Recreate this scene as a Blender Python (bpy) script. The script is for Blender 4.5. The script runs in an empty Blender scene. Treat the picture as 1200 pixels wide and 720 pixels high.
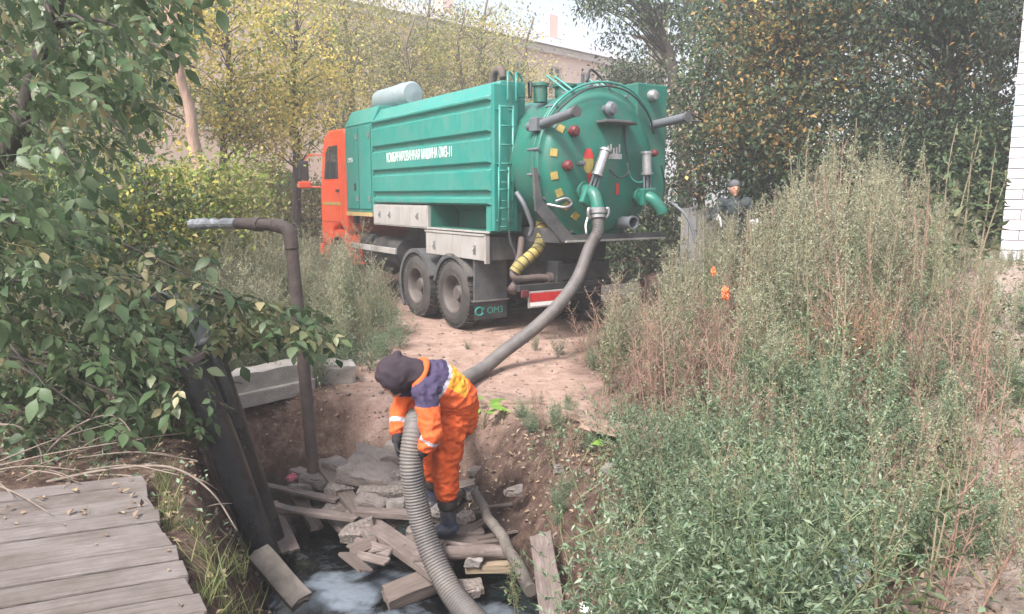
import bpy, bmesh, math, random
import numpy as np
from mathutils import Vector, Matrix, noise as mnoise

SC = bpy.context.scene
COL = SC.collection
R_ = math.radians

# ------------------------------------------------------------------ camera, sky, sun, exposure
CAM_H = 2.05
PITCH = math.atan(130 / 870.0)
FOC = 870.0
cam_d = bpy.data.cameras.new('camera')
cam_d.sensor_fit = 'HORIZONTAL'
cam_d.sensor_width = 36.0
cam_d.lens = 36.0 * FOC / 1200.0
cam_d.clip_start = 0.05
cam_d.clip_end = 3000
cam = bpy.data.objects.new('camera', cam_d)
COL.objects.link(cam)
cam.location = (0, 0, CAM_H)
cam.rotation_euler = (math.pi / 2 - PITCH, 0, 0)
SC.camera = cam

SUN_EL, SUN_AZ = R_(52), R_(215)          # azimuth clockwise from +Y
world = bpy.data.worlds.new('World')
SC.world = world
world.use_nodes = True
wn = world.node_tree
for n in list(wn.nodes): wn.nodes.remove(n)
w_out = wn.nodes.new('ShaderNodeOutputWorld')
w_bg = wn.nodes.new('ShaderNodeBackground')
w_sky = wn.nodes.new('ShaderNodeTexSky')
w_sky.sky_type = 'NISHITA'
w_sky.sun_disc = False
w_sky.sun_elevation = SUN_EL
w_sky.sun_rotation = SUN_AZ
w_sky.air_density = 1.2
w_sky.dust_density = 5.0
w_sky.ozone_density = 1.0
w_hs = wn.nodes.new('ShaderNodeHueSaturation')
w_hs.inputs['Saturation'].default_value = 0.60
wn.links.new(w_sky.outputs[0], w_hs.inputs['Color'])
wn.links.new(w_hs.outputs[0], w_bg.inputs['Color'])
w_bg.inputs['Strength'].default_value = 0.13
wn.links.new(w_bg.outputs[0], w_out.inputs['Surface'])

sun_d = bpy.data.lights.new('sun', 'SUN')
sun_d.energy = 2.8
sun_d.angle = R_(12)
sun_d.color = (1.0, 0.96, 0.92)
sun = bpy.data.objects.new('sun', sun_d)
COL.objects.link(sun)
sdir = Vector((math.sin(SUN_AZ) * math.cos(SUN_EL), math.cos(SUN_AZ) * math.cos(SUN_EL), math.sin(SUN_EL)))
sun.rotation_euler = (-sdir).to_track_quat('-Z', 'Y').to_euler()
sun.location = sdir * 40

SC.view_settings.view_transform = 'Standard'
SC.view_settings.look = 'None'
SC.view_settings.gamma = 1.0
SC.view_settings.use_curve_mapping = False
SC.view_settings.exposure = 1.28
SC.cycles.use_denoising = True
SC.cycles.max_bounces = 6
SC.cycles.transparent_max_bounces = 6
SC.cycles.volume_bounces = 1

# ------------------------------------------------------------------ measuring helpers
_F = Vector((0, math.cos(PITCH), -math.sin(PITCH)))
_U = Vector((0, math.sin(PITCH), math.cos(PITCH)))
def ray(u, v):
    return _F + Vector(((u - 600) / FOC, 0, 0)) + _U * ((360 - v) / FOC)
def atz(u, v, z):
    d = ray(u, v); return Vector((0, 0, CAM_H)) + d * ((z - CAM_H) / d.z)
def aty(u, v, y):
    d = ray(u, v); return Vector((0, 0, CAM_H)) + d * (y / d.y)

# ------------------------------------------------------------------ object helpers
def tag(o, label=None, cat=None, group=None, kind=None):
    if label: o['label'] = label
    if cat: o['category'] = cat
    if group: o['group'] = group
    if kind: o['kind'] = kind
    return o
def empty(name, loc=(0, 0, 0), rz=0.0, label=None, cat=None, group=None, parent=None):
    o = bpy.data.objects.new(name, None)
    COL.objects.link(o)
    o.empty_display_size = 0.1
    o.location = loc; o.rotation_euler = (0, 0, rz)
    if parent: o.parent = parent
    return tag(o, label, cat, group)
def link_mesh(name, me, mats=None, parent=None, smooth=False, bevel=0.0):
    o = bpy.data.objects.new(name, me)
    COL.objects.link(o)
    if mats is not None and len(me.materials) == 0:
        for m in (mats if isinstance(mats, (list, tuple)) else [mats]): me.materials.append(m)
    if smooth:
        me.polygons.foreach_set('use_smooth', np.ones(len(me.polygons), dtype=bool)); me.update()
    if parent: o.parent = parent
    if bevel:
        b = o.modifiers.new('bevel', 'BEVEL'); b.width = bevel; b.segments = 2; b.limit_method = 'ANGLE'; b.angle_limit = R_(40)
    return o
def copy_tree(o, parent=None):
    c = o.copy(); COL.objects.link(c)
    if parent: c.parent = parent
    for ch in o.children: copy_tree(ch, c)
    return c
def fast_mesh(name, V, F, midx=None):
    V = np.asarray(V, dtype=np.float32); F = np.asarray(F, dtype=np.int32)
    me = bpy.data.meshes.new(name)
    me.vertices.add(len(V)); me.vertices.foreach_set('co', V.ravel())
    k = F.shape[1]
    me.loops.add(F.size); me.loops.foreach_set('vertex_index', F.ravel())
    me.polygons.add(len(F)); me.polygons.foreach_set('loop_start', np.arange(0, F.size, k, dtype=np.int32))
    if midx is not None: me.polygons.foreach_set('material_index', np.asarray(midx, dtype=np.int32))
    me.update(calc_edges=True)
    return me

class MB:
    """collects simple shapes into one mesh"""
    def __init__(s): s.v = []; s.f = []; s.m = []
    def add(s, vs, fs, m=0):
        b = len(s.v); s.v += [tuple(p) for p in vs]; s.f += [tuple(b + i for i in f) for f in fs]; s.m += [m] * len(fs)
        return s
    def box(s, x0, x1, y0, y1, z0, z1, m=0, M=None):
        vs = [Vector((x, y, z)) for z in (z0, z1) for y in (y0, y1) for x in (x0, x1)]
        if M is not None: vs = [M @ p for p in vs]
        return s.add(vs, [(0, 2, 3, 1), (4, 5, 7, 6), (0, 1, 5, 4), (2, 6, 7, 3), (0, 4, 6, 2), (1, 3, 7, 5)], m)
    def prism(s, poly, lo, hi, axis='x', m=0):
        """poly = 2d points in the plane of the other two axes (kept in x,y,z order)"""
        def P(a, t):
            return {'x': (t, a[0], a[1]), 'y': (a[0], t, a[1]), 'z': (a[0], a[1], t)}[axis]
        n = len(poly)
        vs = [P(a, lo) for a in poly] + [P(a, hi) for a in poly]
        fs = [tuple(range(n))[::-1], tuple(range(n, 2 * n))] + [(i, (i + 1) % n, n + (i + 1) % n, n + i) for i in range(n)]
        return s.add(vs, fs, m)
    def tube(s, pts, r, n=10, m=0, caps=True):
        pts = [Vector(p) for p in pts]
        rs = r if isinstance(r, (list, tuple)) else [r] * len(pts)
        k = len(pts); base = len(s.v)
        prev = None
        for i, p in enumerate(pts):
            t = (pts[min(i + 1, k - 1)] - pts[max(i - 1, 0)])
            if t.length < 1e-9: t = Vector((0, 0, 1))
            t.normalize()
            if prev is None:
                a = t.cross(Vector((0, 0, 1)) if abs(t.z) < 0.9 else Vector((1, 0, 0))).normalized()
            else:
                a = (prev - t * prev.dot(t)).normalized()
            prev = a; b = t.cross(a)
            for j in range(n):
                an = 2 * math.pi * j / n
                s.v.append(tuple(p + (a * math.cos(an) + b * math.sin(an)) * rs[i]))
        for i in range(k - 1):
            for j in range(n):
                q = (j + 1) % n
                s.f.append((base + i * n + j, base + i * n + q, base + (i + 1) * n + q, base + (i + 1) * n + j)); s.m.append(m)
        if caps:
            s.f.append(tuple(base + j for j in range(n))[::-1]); s.m.append(m)
            s.f.append(tuple(base + (k - 1) * n + j for j in range(n))); s.m.append(m)
        return s
    def lathe(s, prof, c, axis='y', n=32, m=0, caps=True):
        """prof = [(radius, along)], around an axis through c"""
        base = len(s.v); c = Vector(c)
        for r, a in prof:
            for j in range(n):
                t = 2 * math.pi * j / n; x, y = r * math.cos(t), r * math.sin(t)
                s.v.append(tuple(c + Vector({'y': (x, a, y), 'x': (a, x, y), 'z': (x, y, a)}[axis])))
        for i in range(len(prof) - 1):
            for j in range(n):
                q = (j + 1) % n
                s.f.append((base + i * n + j, base + i * n + q, base + (i + 1) * n + q, base + (i + 1) * n + j)); s.m.append(m)
        for i in (0, len(prof) - 1):
            if caps and prof[i][0] > 1e-5:
                s.f.append(tuple(base + i * n + j for j in range(n))); s.m.append(m)
        return s
    def mesh(s, name):
        me = bpy.data.meshes.new(name); me.from_pydata(s.v, [], s.f)
        me.polygons.foreach_set('material_index', np.array(s.m, dtype=np.int32)); me.update()
        bm = bmesh.new(); bm.from_mesh(me); bmesh.ops.recalc_face_normals(bm, faces=bm.faces); bm.to_mesh(me); bm.free()
        return me
    def build(s, name, mats, parent=None, smooth=False, bevel=0.0, auto=None):
        me = s.mesh(name)
        o = link_mesh(name, me, mats, parent, smooth, bevel)
        if auto is not None:
            me.polygons.foreach_set('use_smooth', np.ones(len(me.polygons), dtype=bool))
            me.set_sharp_from_angle(angle=R_(auto))
        return o
def spline(pts, n=8):
    """Catmull-Rom through the points"""
    P = [Vector(p) for p in pts]; P = [P[0] * 2 - P[1]] + P + [P[-1] * 2 - P[-2]]
    out = []
    for i in range(1, len(P) - 2):
        a, b, c, d = P[i - 1:i + 3]
        for k in range(n):
            t = k / n
            out.append(0.5 * ((2 * b) + (c - a) * t + (2 * a - 5 * b + 4 * c - d) * t * t + (3 * b - a - 3 * c + d) * t ** 3))
    out.append(P[-2].copy())
    return out

# ------------------------------------------------------------------ materials
def nmat(name):
    m = bpy.data.materials.new(name); m.use_nodes = True
    nt = m.node_tree; p = nt.nodes['Principled BSDF']
    return m, nt, p
def mat(name, col, rough=0.7, var=0.18, scale=6.0, bump=0.0, bscale=40.0, metal=0.0, spec=0.5, dirt=None, dirt_amt=0.5, dirt_scale=2.5, detail=8.0, stretch=None, coat=0.0, streak=None, streak_amt=0.4):
    """plain surface: colour broken up by noise, optional dirt blotches, optional relief"""
    m, nt, p = nmat(name); N = nt.nodes; L = nt.links
    tc0 = N.new('ShaderNodeTexCoord'); oi = N.new('ShaderNodeObjectInfo')
    rv = N.new('ShaderNodeVectorMath'); rv.operation = 'SCALE'; rv.inputs[0].default_value = (37.0, 53.0, 29.0); L.new(oi.outputs['Random'], rv.inputs['Scale'])
    tc = N.new('ShaderNodeVectorMath'); tc.operation = 'ADD'; L.new(tc0.outputs['Object'], tc.inputs[0]); L.new(rv.outputs[0], tc.inputs[1]); src = tc.outputs[0]
    if stretch:
        mp = N.new('ShaderNodeMapping'); mp.inputs['Scale'].default_value = stretch; L.new(src, mp.inputs[0]); src = mp.outputs[0]
    nz = N.new('ShaderNodeTexNoise'); nz.inputs['Scale'].default_value = scale; nz.inputs['Detail'].default_value = detail; nz.inputs['Roughness'].default_value = 0.65
    L.new(src, nz.inputs['Vector'])
    rp = N.new('ShaderNodeValToRGB')
    rp.color_ramp.elements[0].position = 0.3; rp.color_ramp.elements[1].position = 0.7
    rp.color_ramp.elements[0].color = (*[c * (1 - var) for c in col], 1)
    rp.color_ramp.elements[1].color = (*[min(1, c * (1 + var)) for c in col], 1)
    L.new(nz.outputs['Fac'], rp.inputs[0]); cur = rp.outputs[0]
    if dirt:
        n2 = N.new('ShaderNodeTexNoise'); n2.inputs['Scale'].default_value = dirt_scale; n2.inputs['Detail'].default_value = 10; n2.inputs['Roughness'].default_value = 0.7
        L.new(src if stretch is None else tc.outputs[0], n2.inputs['Vector'])
        r2 = N.new('ShaderNodeValToRGB'); r2.color_ramp.elements[0].position = 0.42; r2.color_ramp.elements[1].position = 0.68
        r2.color_ramp.elements[0].color = (0, 0, 0, 1); r2.color_ramp.elements[1].color = (dirt_amt,) * 3 + (1,)
        L.new(n2.outputs['Fac'], r2.inputs[0])
        mx = N.new('ShaderNodeMixRGB'); mx.inputs[2].default_value = (*dirt, 1)
        L.new(r2.outputs[0], mx.inputs[0]); L.new(cur, mx.inputs[1]); cur = mx.outputs[0]
    if streak:
        mp2 = N.new('ShaderNodeMapping'); mp2.inputs['Scale'].default_value = (7, 7, 0.7); L.new(tc.outputs[0], mp2.inputs[0])
        n4 = N.new('ShaderNodeTexNoise'); n4.inputs['Scale'].default_value = 2.0; n4.inputs['Detail'].default_value = 9; n4.inputs['Roughness'].default_value = 0.7; L.new(mp2.outputs[0], n4.inputs['Vector'])
        r4 = N.new('ShaderNodeValToRGB'); r4.color_ramp.elements[0].position = 0.50; r4.color_ramp.elements[1].position = 0.72
        r4.color_ramp.elements[0].color = (0, 0, 0, 1); r4.color_ramp.elements[1].color = (streak_amt,) * 3 + (1,); L.new(n4.outputs['Fac'], r4.inputs[0])
        m4 = N.new('ShaderNodeMixRGB'); m4.inputs[2].default_value = (*streak, 1); L.new(r4.outputs[0], m4.inputs[0]); L.new(cur, m4.inputs[1]); cur = m4.outputs[0]
    L.new(cur, p.inputs['Base Color'])
    p.inputs['Roughness'].default_value = rough; p.inputs['Metallic'].default_value = metal
    p.inputs['Specular IOR Level'].default_value = spec
    p.inputs['Coat Weight'].default_value = coat
    if bump:
        n3 = N.new('ShaderNodeTexNoise'); n3.inputs['Scale'].default_value = bscale; n3.inputs['Detail'].default_value = 6
        L.new(src, n3.inputs['Vector'])
        b = N.new('ShaderNodeBump'); b.inputs['Strength'].default_value = bump; b.inputs['Distance'].default_value = 0.02
        L.new(n3.outputs['Fac'], b.inputs['Height']); L.new(b.outputs[0], p.inputs['Normal'])
    return m
def leafmat(name, cols, rough=0.5, trans=0.3, spec=0.4, objvar=0.25):
    """each leaf takes one colour out of cols; each plant is a little lighter or darker than the next"""
    m, nt, p = nmat(name); N = nt.nodes; L = nt.links
    g = N.new('ShaderNodeNewGeometry'); rp = N.new('ShaderNodeValToRGB'); rp.color_ramp.interpolation = 'LINEAR'
    while len(rp.color_ramp.elements) < len(cols): rp.color_ramp.elements.new(0.5)
    for i, c in enumerate(cols):
        e = rp.color_ramp.elements[i]; e.position = i / max(1, len(cols) - 1); e.color = (*c, 1)
    L.new(g.outputs['Random Per Island'], rp.inputs[0])
    oi = N.new('ShaderNodeObjectInfo')
    mr = N.new('ShaderNodeMapRange'); mr.inputs['To Min'].default_value = 1 - objvar; mr.inputs['To Max'].default_value = 1 + objvar
    L.new(oi.outputs['Random'], mr.inputs[0])
    hv = N.new('ShaderNodeHueSaturation'); L.new(mr.outputs[0], hv.inputs['Value']); L.new(rp.outputs[0], hv.inputs['Color'])
    L.new(hv.outputs[0], p.inputs['Base Color'])
    p.inputs['Roughness'].default_value = rough; p.inputs['Specular IOR Level'].default_value = spec
    tr = N.new('ShaderNodeBsdfTranslucent'); L.new(hv.outputs[0], tr.inputs['Color'])
    mx = N.new('ShaderNodeMixShader'); mx.inputs[0].default_value = trans
    L.new(p.outputs[0], mx.inputs[1]); L.new(tr.outputs[0], mx.inputs[2])
    L.new(mx.outputs[0], nt.nodes['Material Output'].inputs['Surface'])
    return m

M = {}
DUST = (0.30, 0.23, 0.19)
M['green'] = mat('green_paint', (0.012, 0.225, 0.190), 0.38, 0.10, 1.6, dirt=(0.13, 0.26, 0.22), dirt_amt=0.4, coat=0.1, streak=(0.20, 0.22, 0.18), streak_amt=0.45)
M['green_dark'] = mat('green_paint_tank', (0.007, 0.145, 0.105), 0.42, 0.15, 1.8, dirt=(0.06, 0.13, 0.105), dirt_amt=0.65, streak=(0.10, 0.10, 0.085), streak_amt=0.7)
M['orange'] = mat('orange_cab_paint', (0.68, 0.075, 0.022), 0.4, 0.08, 2.0, dirt=(0.45, 0.16, 0.10), dirt_amt=0.35, coat=0.1)
M['alu'] = mat('dull_aluminium', (0.46, 0.44, 0.43), 0.55, 0.12, 5, dirt=(0.26, 0.22, 0.19), dirt_amt=0.6, metal=0.25, streak=(0.2, 0.16, 0.13), streak_amt=0.6)
M['steel'] = mat('bare_steel', (0.42, 0.42, 0.43), 0.4, 0.2, 8, metal=0.7, dirt=(0.2, 0.17, 0.15))
M['black'] = mat('black_chassis_paint', (0.022, 0.024, 0.028), 0.6, 0.3, 6, dirt=(0.10, 0.085, 0.075), dirt_amt=0.5)
M['fender'] = mat('grey_plastic_fender', (0.065, 0.070, 0.078), 0.65, 0.2, 5, dirt=(0.16, 0.14, 0.12), dirt_amt=0.6)
M['rubber'] = mat('dusty_tyre_rubber', (0.032, 0.030, 0.030), 0.85, 0.25, 9, dirt=(0.12, 0.10, 0.088), dirt_amt=0.6, bump=0.2)
M['rim'] = mat('dusty_wheel_rim', (0.085, 0.072, 0.068), 0.65, 0.2, 6, dirt=(0.17, 0.135, 0.115), dirt_amt=0.5)
M['glass'] = mat('dark_cab_glass', (0.03, 0.035, 0.035), 0.08, 0.1, 2, spec=0.8)
M['white'] = mat('white_paint', (0.78, 0.78, 0.77), 0.6, 0.06, 8)
M['yellow'] = mat('yellow_marking', (0.38, 0.27, 0.06), 0.65, 0.3, 12, dirt=(0.15, 0.2, 0.12), dirt_amt=0.6)
M['red'] = mat('red_reflector', (0.50, 0.03, 0.03), 0.35, 0.2, 8)
M['redlamp'] = mat('dull_red_lamp', (0.12, 0.022, 0.025), 0.4, 0.35, 10)
M['cylgrey'] = mat('grey_cylinder_paint', (0.24, 0.30, 0.33), 0.5, 0.1, 3, dirt=(0.2, 0.2, 0.18), dirt_amt=0.4)
M['tubegrey'] = mat('dark_grey_tube', (0.12, 0.13, 0.145), 0.5, 0.15, 6)
M['hose'] = mat('dusty_grey_hose', (0.105, 0.098, 0.098), 0.6, 0.25, 5, dirt=(0.20, 0.165, 0.14), dirt_amt=0.55, dirt_scale=4)
M['cable'] = mat('black_rubber_cable', (0.03, 0.032, 0.035), 0.6, 0.2, 6)
M['rust'] = mat('brown_rusty_pipe', (0.085, 0.066, 0.062), 0.75, 0.35, 9, bump=0.35, bscale=60, dirt=(0.15, 0.10, 0.08), dirt_amt=0.45, dirt_scale=6)
M['foil'] = mat('weathered_foil_wrap', (0.30, 0.31, 0.33), 0.45, 0.35, 14, metal=0.5, bump=0.5, bscale=45)
M['blackpipe'] = mat('black_bitumen_pipe', (0.020, 0.021, 0.024), 0.24, 0.4, 8, bump=0.05, bscale=20, spec=0.7, dirt=(0.03, 0.028, 0.027), dirt_amt=0.4)
M['concrete'] = mat('old_concrete', (0.36, 0.33, 0.30), 0.9, 0.18, 7, bump=0.5, bscale=55, dirt=(0.20, 0.17, 0.14), dirt_amt=0.6)
M['slab'] = mat('broken_slab_concrete', (0.17, 0.145, 0.135), 0.9, 0.45, 10, bump=0.8, bscale=50, dirt=(0.16, 0.125, 0.11), dirt_amt=0.6, dirt_scale=5)
M['conglom'] = mat('gravelly_concrete', (0.20, 0.17, 0.155), 0.95, 0.55, 45, bump=1.0, bscale=60)
M['stone'] = mat('grey_field_stone', (0.19, 0.17, 0.16), 0.9, 0.3, 12, bump=0.6, bscale=40)
M['deckwood'] = mat('weathered_deck_wood', (0.165, 0.142, 0.135), 0.85, 0.36, 5, bump=0.55, bscale=14, stretch=(0.7, 12, 12), dirt=(0.085, 0.065, 0.053), dirt_amt=0.85, dirt_scale=2.6)
M['plank'] = mat('weathered_plank_wood', (0.175, 0.14, 0.128), 0.72, 0.45, 6, bump=0.5, bscale=14, stretch=(0.8, 14, 14), dirt=(0.09, 0.065, 0.055), dirt_amt=0.8, dirt_scale=4)
M['plankdark'] = mat('wet_dark_wood', (0.135, 0.105, 0.092), 0.7, 0.35, 6, bump=0.6, bscale=14, stretch=(0.8, 12, 12))
M['plankyel'] = mat('fresh_split_wood', (0.26, 0.20, 0.14), 0.85, 0.35, 7, bump=0.4, bscale=14, stretch=(0.8, 12, 12), dirt=(0.2, 0.15, 0.1))
M['log'] = mat('grey_log_bark', (0.115, 0.10, 0.088), 0.9, 0.45, 9, bump=0.9, bscale=18, stretch=(1, 1, 0.35))
M['twig'] = mat('dry_twig_bark', (0.19, 0.15, 0.125), 0.85, 0.25, 20)
M['bark'] = mat('brown_bark', (0.15, 0.11, 0.09), 0.9, 0.4, 14, bump=0.9, bscale=30, stretch=(1, 1, 0.25))
M['barkdark'] = mat('dark_bark', (0.055, 0.045, 0.038), 0.9, 0.4, 14, bump=0.9, bscale=30, stretch=(1, 1, 0.25))
M['barkpink'] = mat('pinkish_pine_bark', (0.34, 0.225, 0.175), 0.9, 0.25, 10, bump=0.8, bscale=25, stretch=(1, 1, 0.3))
M['clod'] = mat('earthy_pebble', (0.20, 0.155, 0.13), 0.95, 0.4, 9)
# foliage
M['lf_elder'] = leafmat('elder_leaf', [(0.040, 0.082, 0.030), (0.068, 0.122, 0.050), (0.105, 0.155, 0.076), (0.17, 0.20, 0.11)], 0.45, 0.30, 0.45, 0.25)
M['lf_elder_pale'] = leafmat('elder_leaf_pale', [(0.13, 0.17, 0.075), (0.20, 0.22, 0.11), (0.33, 0.28, 0.15), (0.10, 0.15, 0.06)], 0.45, 0.3, 0.45, 0.2)
M['lf_yellow'] = leafmat('yellow_leaf', [(0.72, 0.55, 0.12), (0.80, 0.65, 0.20), (0.62, 0.52, 0.14), (0.46, 0.45, 0.14)], 0.6, 0.48)
M['lf_lime'] = leafmat('lime_leaf', [(0.24, 0.31, 0.06), (0.16, 0.24, 0.05), (0.38, 0.38, 0.09), (0.11, 0.18, 0.045)], 0.6, 0.45)
M['lf_pale'] = leafmat('pale_olive_leaf', [(0.30, 0.31, 0.13), (0.38, 0.37, 0.17), (0.50, 0.42, 0.16), (0.21, 0.24, 0.10)], 0.6, 0.48)
M['lf_orange'] = leafmat('orange_leaf', [(0.36, 0.20, 0.065), (0.27, 0.165, 0.06), (0.42, 0.28, 0.10), (0.18, 0.13, 0.055)], 0.6, 0.35)
M['lf_dark'] = leafmat('dark_green_leaf', [(0.018, 0.040, 0.020), (0.032, 0.060, 0.030), (0.060, 0.095, 0.045), (0.022, 0.045, 0.025)], 0.55, 0.25)
M['lf_mid'] = leafmat('mid_green_leaf', [(0.060, 0.10, 0.045), (0.085, 0.13, 0.055), (0.12, 0.16, 0.075), (0.16, 0.17, 0.08)], 0.55, 0.3)
M['lf_mug'] = leafmat('mugwort_leaf', [(0.09, 0.14, 0.06), (0.17, 0.23, 0.115), (0.27, 0.32, 0.19), (0.38, 0.41, 0.29)], 0.65, 0.35)
M['lf_mugtop'] = leafmat('mugwort_seed_head', [(0.25, 0.28, 0.18), (0.35, 0.37, 0.26), (0.18, 0.21, 0.125), (0.30, 0.27, 0.20)], 0.75, 0.3)
M['lf_bushy'] = leafmat('bushy_weed_leaf', [(0.055, 0.10, 0.050), (0.11, 0.175, 0.095), (0.19, 0.26, 0.165), (0.30, 0.36, 0.27)], 0.6, 0.35)
M['lf_dry'] = leafmat('dry_weed_leaf', [(0.22, 0.155, 0.115), (0.30, 0.22, 0.165), (0.17, 0.12, 0.09), (0.36, 0.28, 0.20)], 0.8, 0.3)
M['lf_red'] = leafmat('reddish_sorrel_seed', [(0.42, 0.21, 0.13), (0.50, 0.30, 0.17), (0.36, 0.17, 0.11), (0.52, 0.38, 0.18)], 0.8, 0.3)
M['lf_grass'] = leafmat('grass_blade', [(0.13, 0.19, 0.06), (0.20, 0.24, 0.09), (0.34, 0.30, 0.15), (0.10, 0.16, 0.05)], 0.6, 0.4)
M['lf_bright'] = leafmat('fresh_broad_leaf', [(0.17, 0.32, 0.05), (0.22, 0.38, 0.07), (0.14, 0.28, 0.05)], 0.5, 0.4)
M['lf_litter'] = leafmat('fallen_leaf', [(0.22, 0.15, 0.10), (0.32, 0.23, 0.155), (0.15, 0.10, 0.07), (0.38, 0.30, 0.21), (0.26, 0.19, 0.10)], 0.85, 0.1)
M['stem'] = mat('weed_stem', (0.24, 0.20, 0.13), 0.8, 0.3, 10)
M['stemgreen'] = mat('green_weed_stem', (0.15, 0.18, 0.09), 0.8, 0.3, 10)
M['stemdry'] = mat('dry_weed_stem', (0.27, 0.17, 0.13), 0.85, 0.3, 10)

# ------------------------------------------------------------------ terrain
def sst(a, b, t):
    t = np.clip((t - a) / (b - a), 0, 1); return t * t * (3 - 2 * t)
_rn = np.random.RandomState(7).rand(256, 256).astype(np.float64)
def vnoise(x, y):
    x = np.asarray(x, float) + 1000; y = np.asarray(y, float) + 1000
    xi = np.floor(x).astype(int); yi = np.floor(y).astype(int); fx = x - xi; fy = y - yi
    fx = fx * fx * (3 - 2 * fx); fy = fy * fy * (3 - 2 * fy)
    g = lambda a, b: _rn[a % 256, b % 256]
    return (g(xi, yi) * (1 - fx) + g(xi + 1, yi) * fx) * (1 - fy) + (g(xi, yi + 1) * (1 - fx) + g(xi + 1, yi + 1) * fx) * fy - 0.5
def fbm(x, y, s, o=4):
    r = 0; a = 1.0
    for k in range(o):
        r = r + a * vnoise(np.asarray(x) * s + 17 * k, np.asarray(y) * s - 31 * k); a *= 0.5; s *= 2.03
    return r
PITC = np.array([(-2.0, 6.7), (-1.35, 5.9), (-0.95, 5.1), (-0.74, 4.4), (-0.50, 3.4), (-0.4, 2.4)])
PITW = np.array([0.55, 0.88, 0.86, 0.80, 0.62, 0.4])
def pit_t(x, y):
    x = np.asarray(x, float); y = np.asarray(y, float)
    best = np.full(np.broadcast(x, y).shape, 99.0)
    for i in range(len(PITC) - 1):
        a, b = PITC[i], PITC[i + 1]; d = b - a
        t = np.clip(((x - a[0]) * d[0] + (y - a[1]) * d[1]) / (d @ d), 0, 1)
        dist = np.hypot(x - a[0] - t * d[0], y - a[1] - t * d[1])
        side = np.where((x - a[0]) * d[1] - (y - a[1]) * d[0] > 0, 1.28, 1.0) * np.where(y < 5.2, 1, 0) + np.where(y < 5.2, 0, 1.0)
        best = np.minimum(best, side * dist / (PITW[i] * (1 - t) + PITW[i + 1] * t))
    return best
def hgt(x, y):
    x = np.asarray(x, float); y = np.asarray(y, float)
    z = 0.36 * sst(-1.15, -1.6, x + 0.45 * (y - 3.4)) * sst(6.9, 5.9, y)
    z = np.maximum(z, 0.34 * sst(3.5, 2.4, y))
    e = x - 0.12 * (y - 6)
    z = z + 1.25 * sst(0.5, 5.6, e) * sst(60, 30, y) + 0.10 * sst(0.4, 1.4, e) * sst(9, 7, y)
    z = z + 0.05 * fbm(x, y, 0.45, 3) * sst(0, 3, np.abs(y - 1)) + 0.02 * fbm(x, y, 2.2, 3)
    t = pit_t(x, y) + 0.22 * fbm(x + 5, y, 1.3, 4)
    m = sst(1.75, 0.80, t)
    lip = sst(1.9, 1.65, t) * sst(1.45, 1.65, t)
    z = z * (1 - m) + (-0.95) * m + 0.05 * lip * vnoise(x * 3, y * 3)
    rough = sst(2.0, 1.5, t) * sst(0.6, 0.9, t)
    z = z + 0.07 * rough * fbm(x, y, 4.5, 4)
    xl = (x - 0.10) * math.cos(R_(33)) + (y - 12.29) * math.sin(R_(33))
    for c_ in (-1.0, 1.0): z = z - 0.035 * np.exp(-((xl - c_ - 0.12 * np.sin(y)) / 0.17) ** 2) * sst(1.7, 2.3, t) * sst(60, 20, y)
    # bank of soil the worker stands on
    z = z + 0.42 * np.exp(-(((x + 0.12) / 0.5) ** 2 + ((y - 5.45) / 0.45) ** 2))
    return z
def hz(x, y): return float(hgt(x, y))
def axis_pts(lo, hi, step, far):
    core = np.arange(lo, hi + 1e-6, step); g = [1.25 * step]
    while sum(g) < far: g.append(g[-1] * 1.22)
    off = np.cumsum(g)
    return np.concatenate([(lo - off)[::-1], core, hi + off])
gx = axis_pts(-4.6, 7.6, 0.05, 290); gy = axis_pts(1.6, 12.5, 0.05, 290)
XX, YY = np.meshgrid(gx, gy)
ZZ = hgt(XX, YY)
nx, ny = len(gx), len(gy)
idx = np.arange(nx * ny).reshape(ny, nx)
GF = np.stack([idx[:-1, :-1], idx[:-1, 1:], idx[1:, 1:], idx[1:, :-1]], -1).reshape(-1, 4)
gme = fast_mesh('ground', np.stack([XX, YY, ZZ], -1).reshape(-1, 3), GF)
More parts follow.
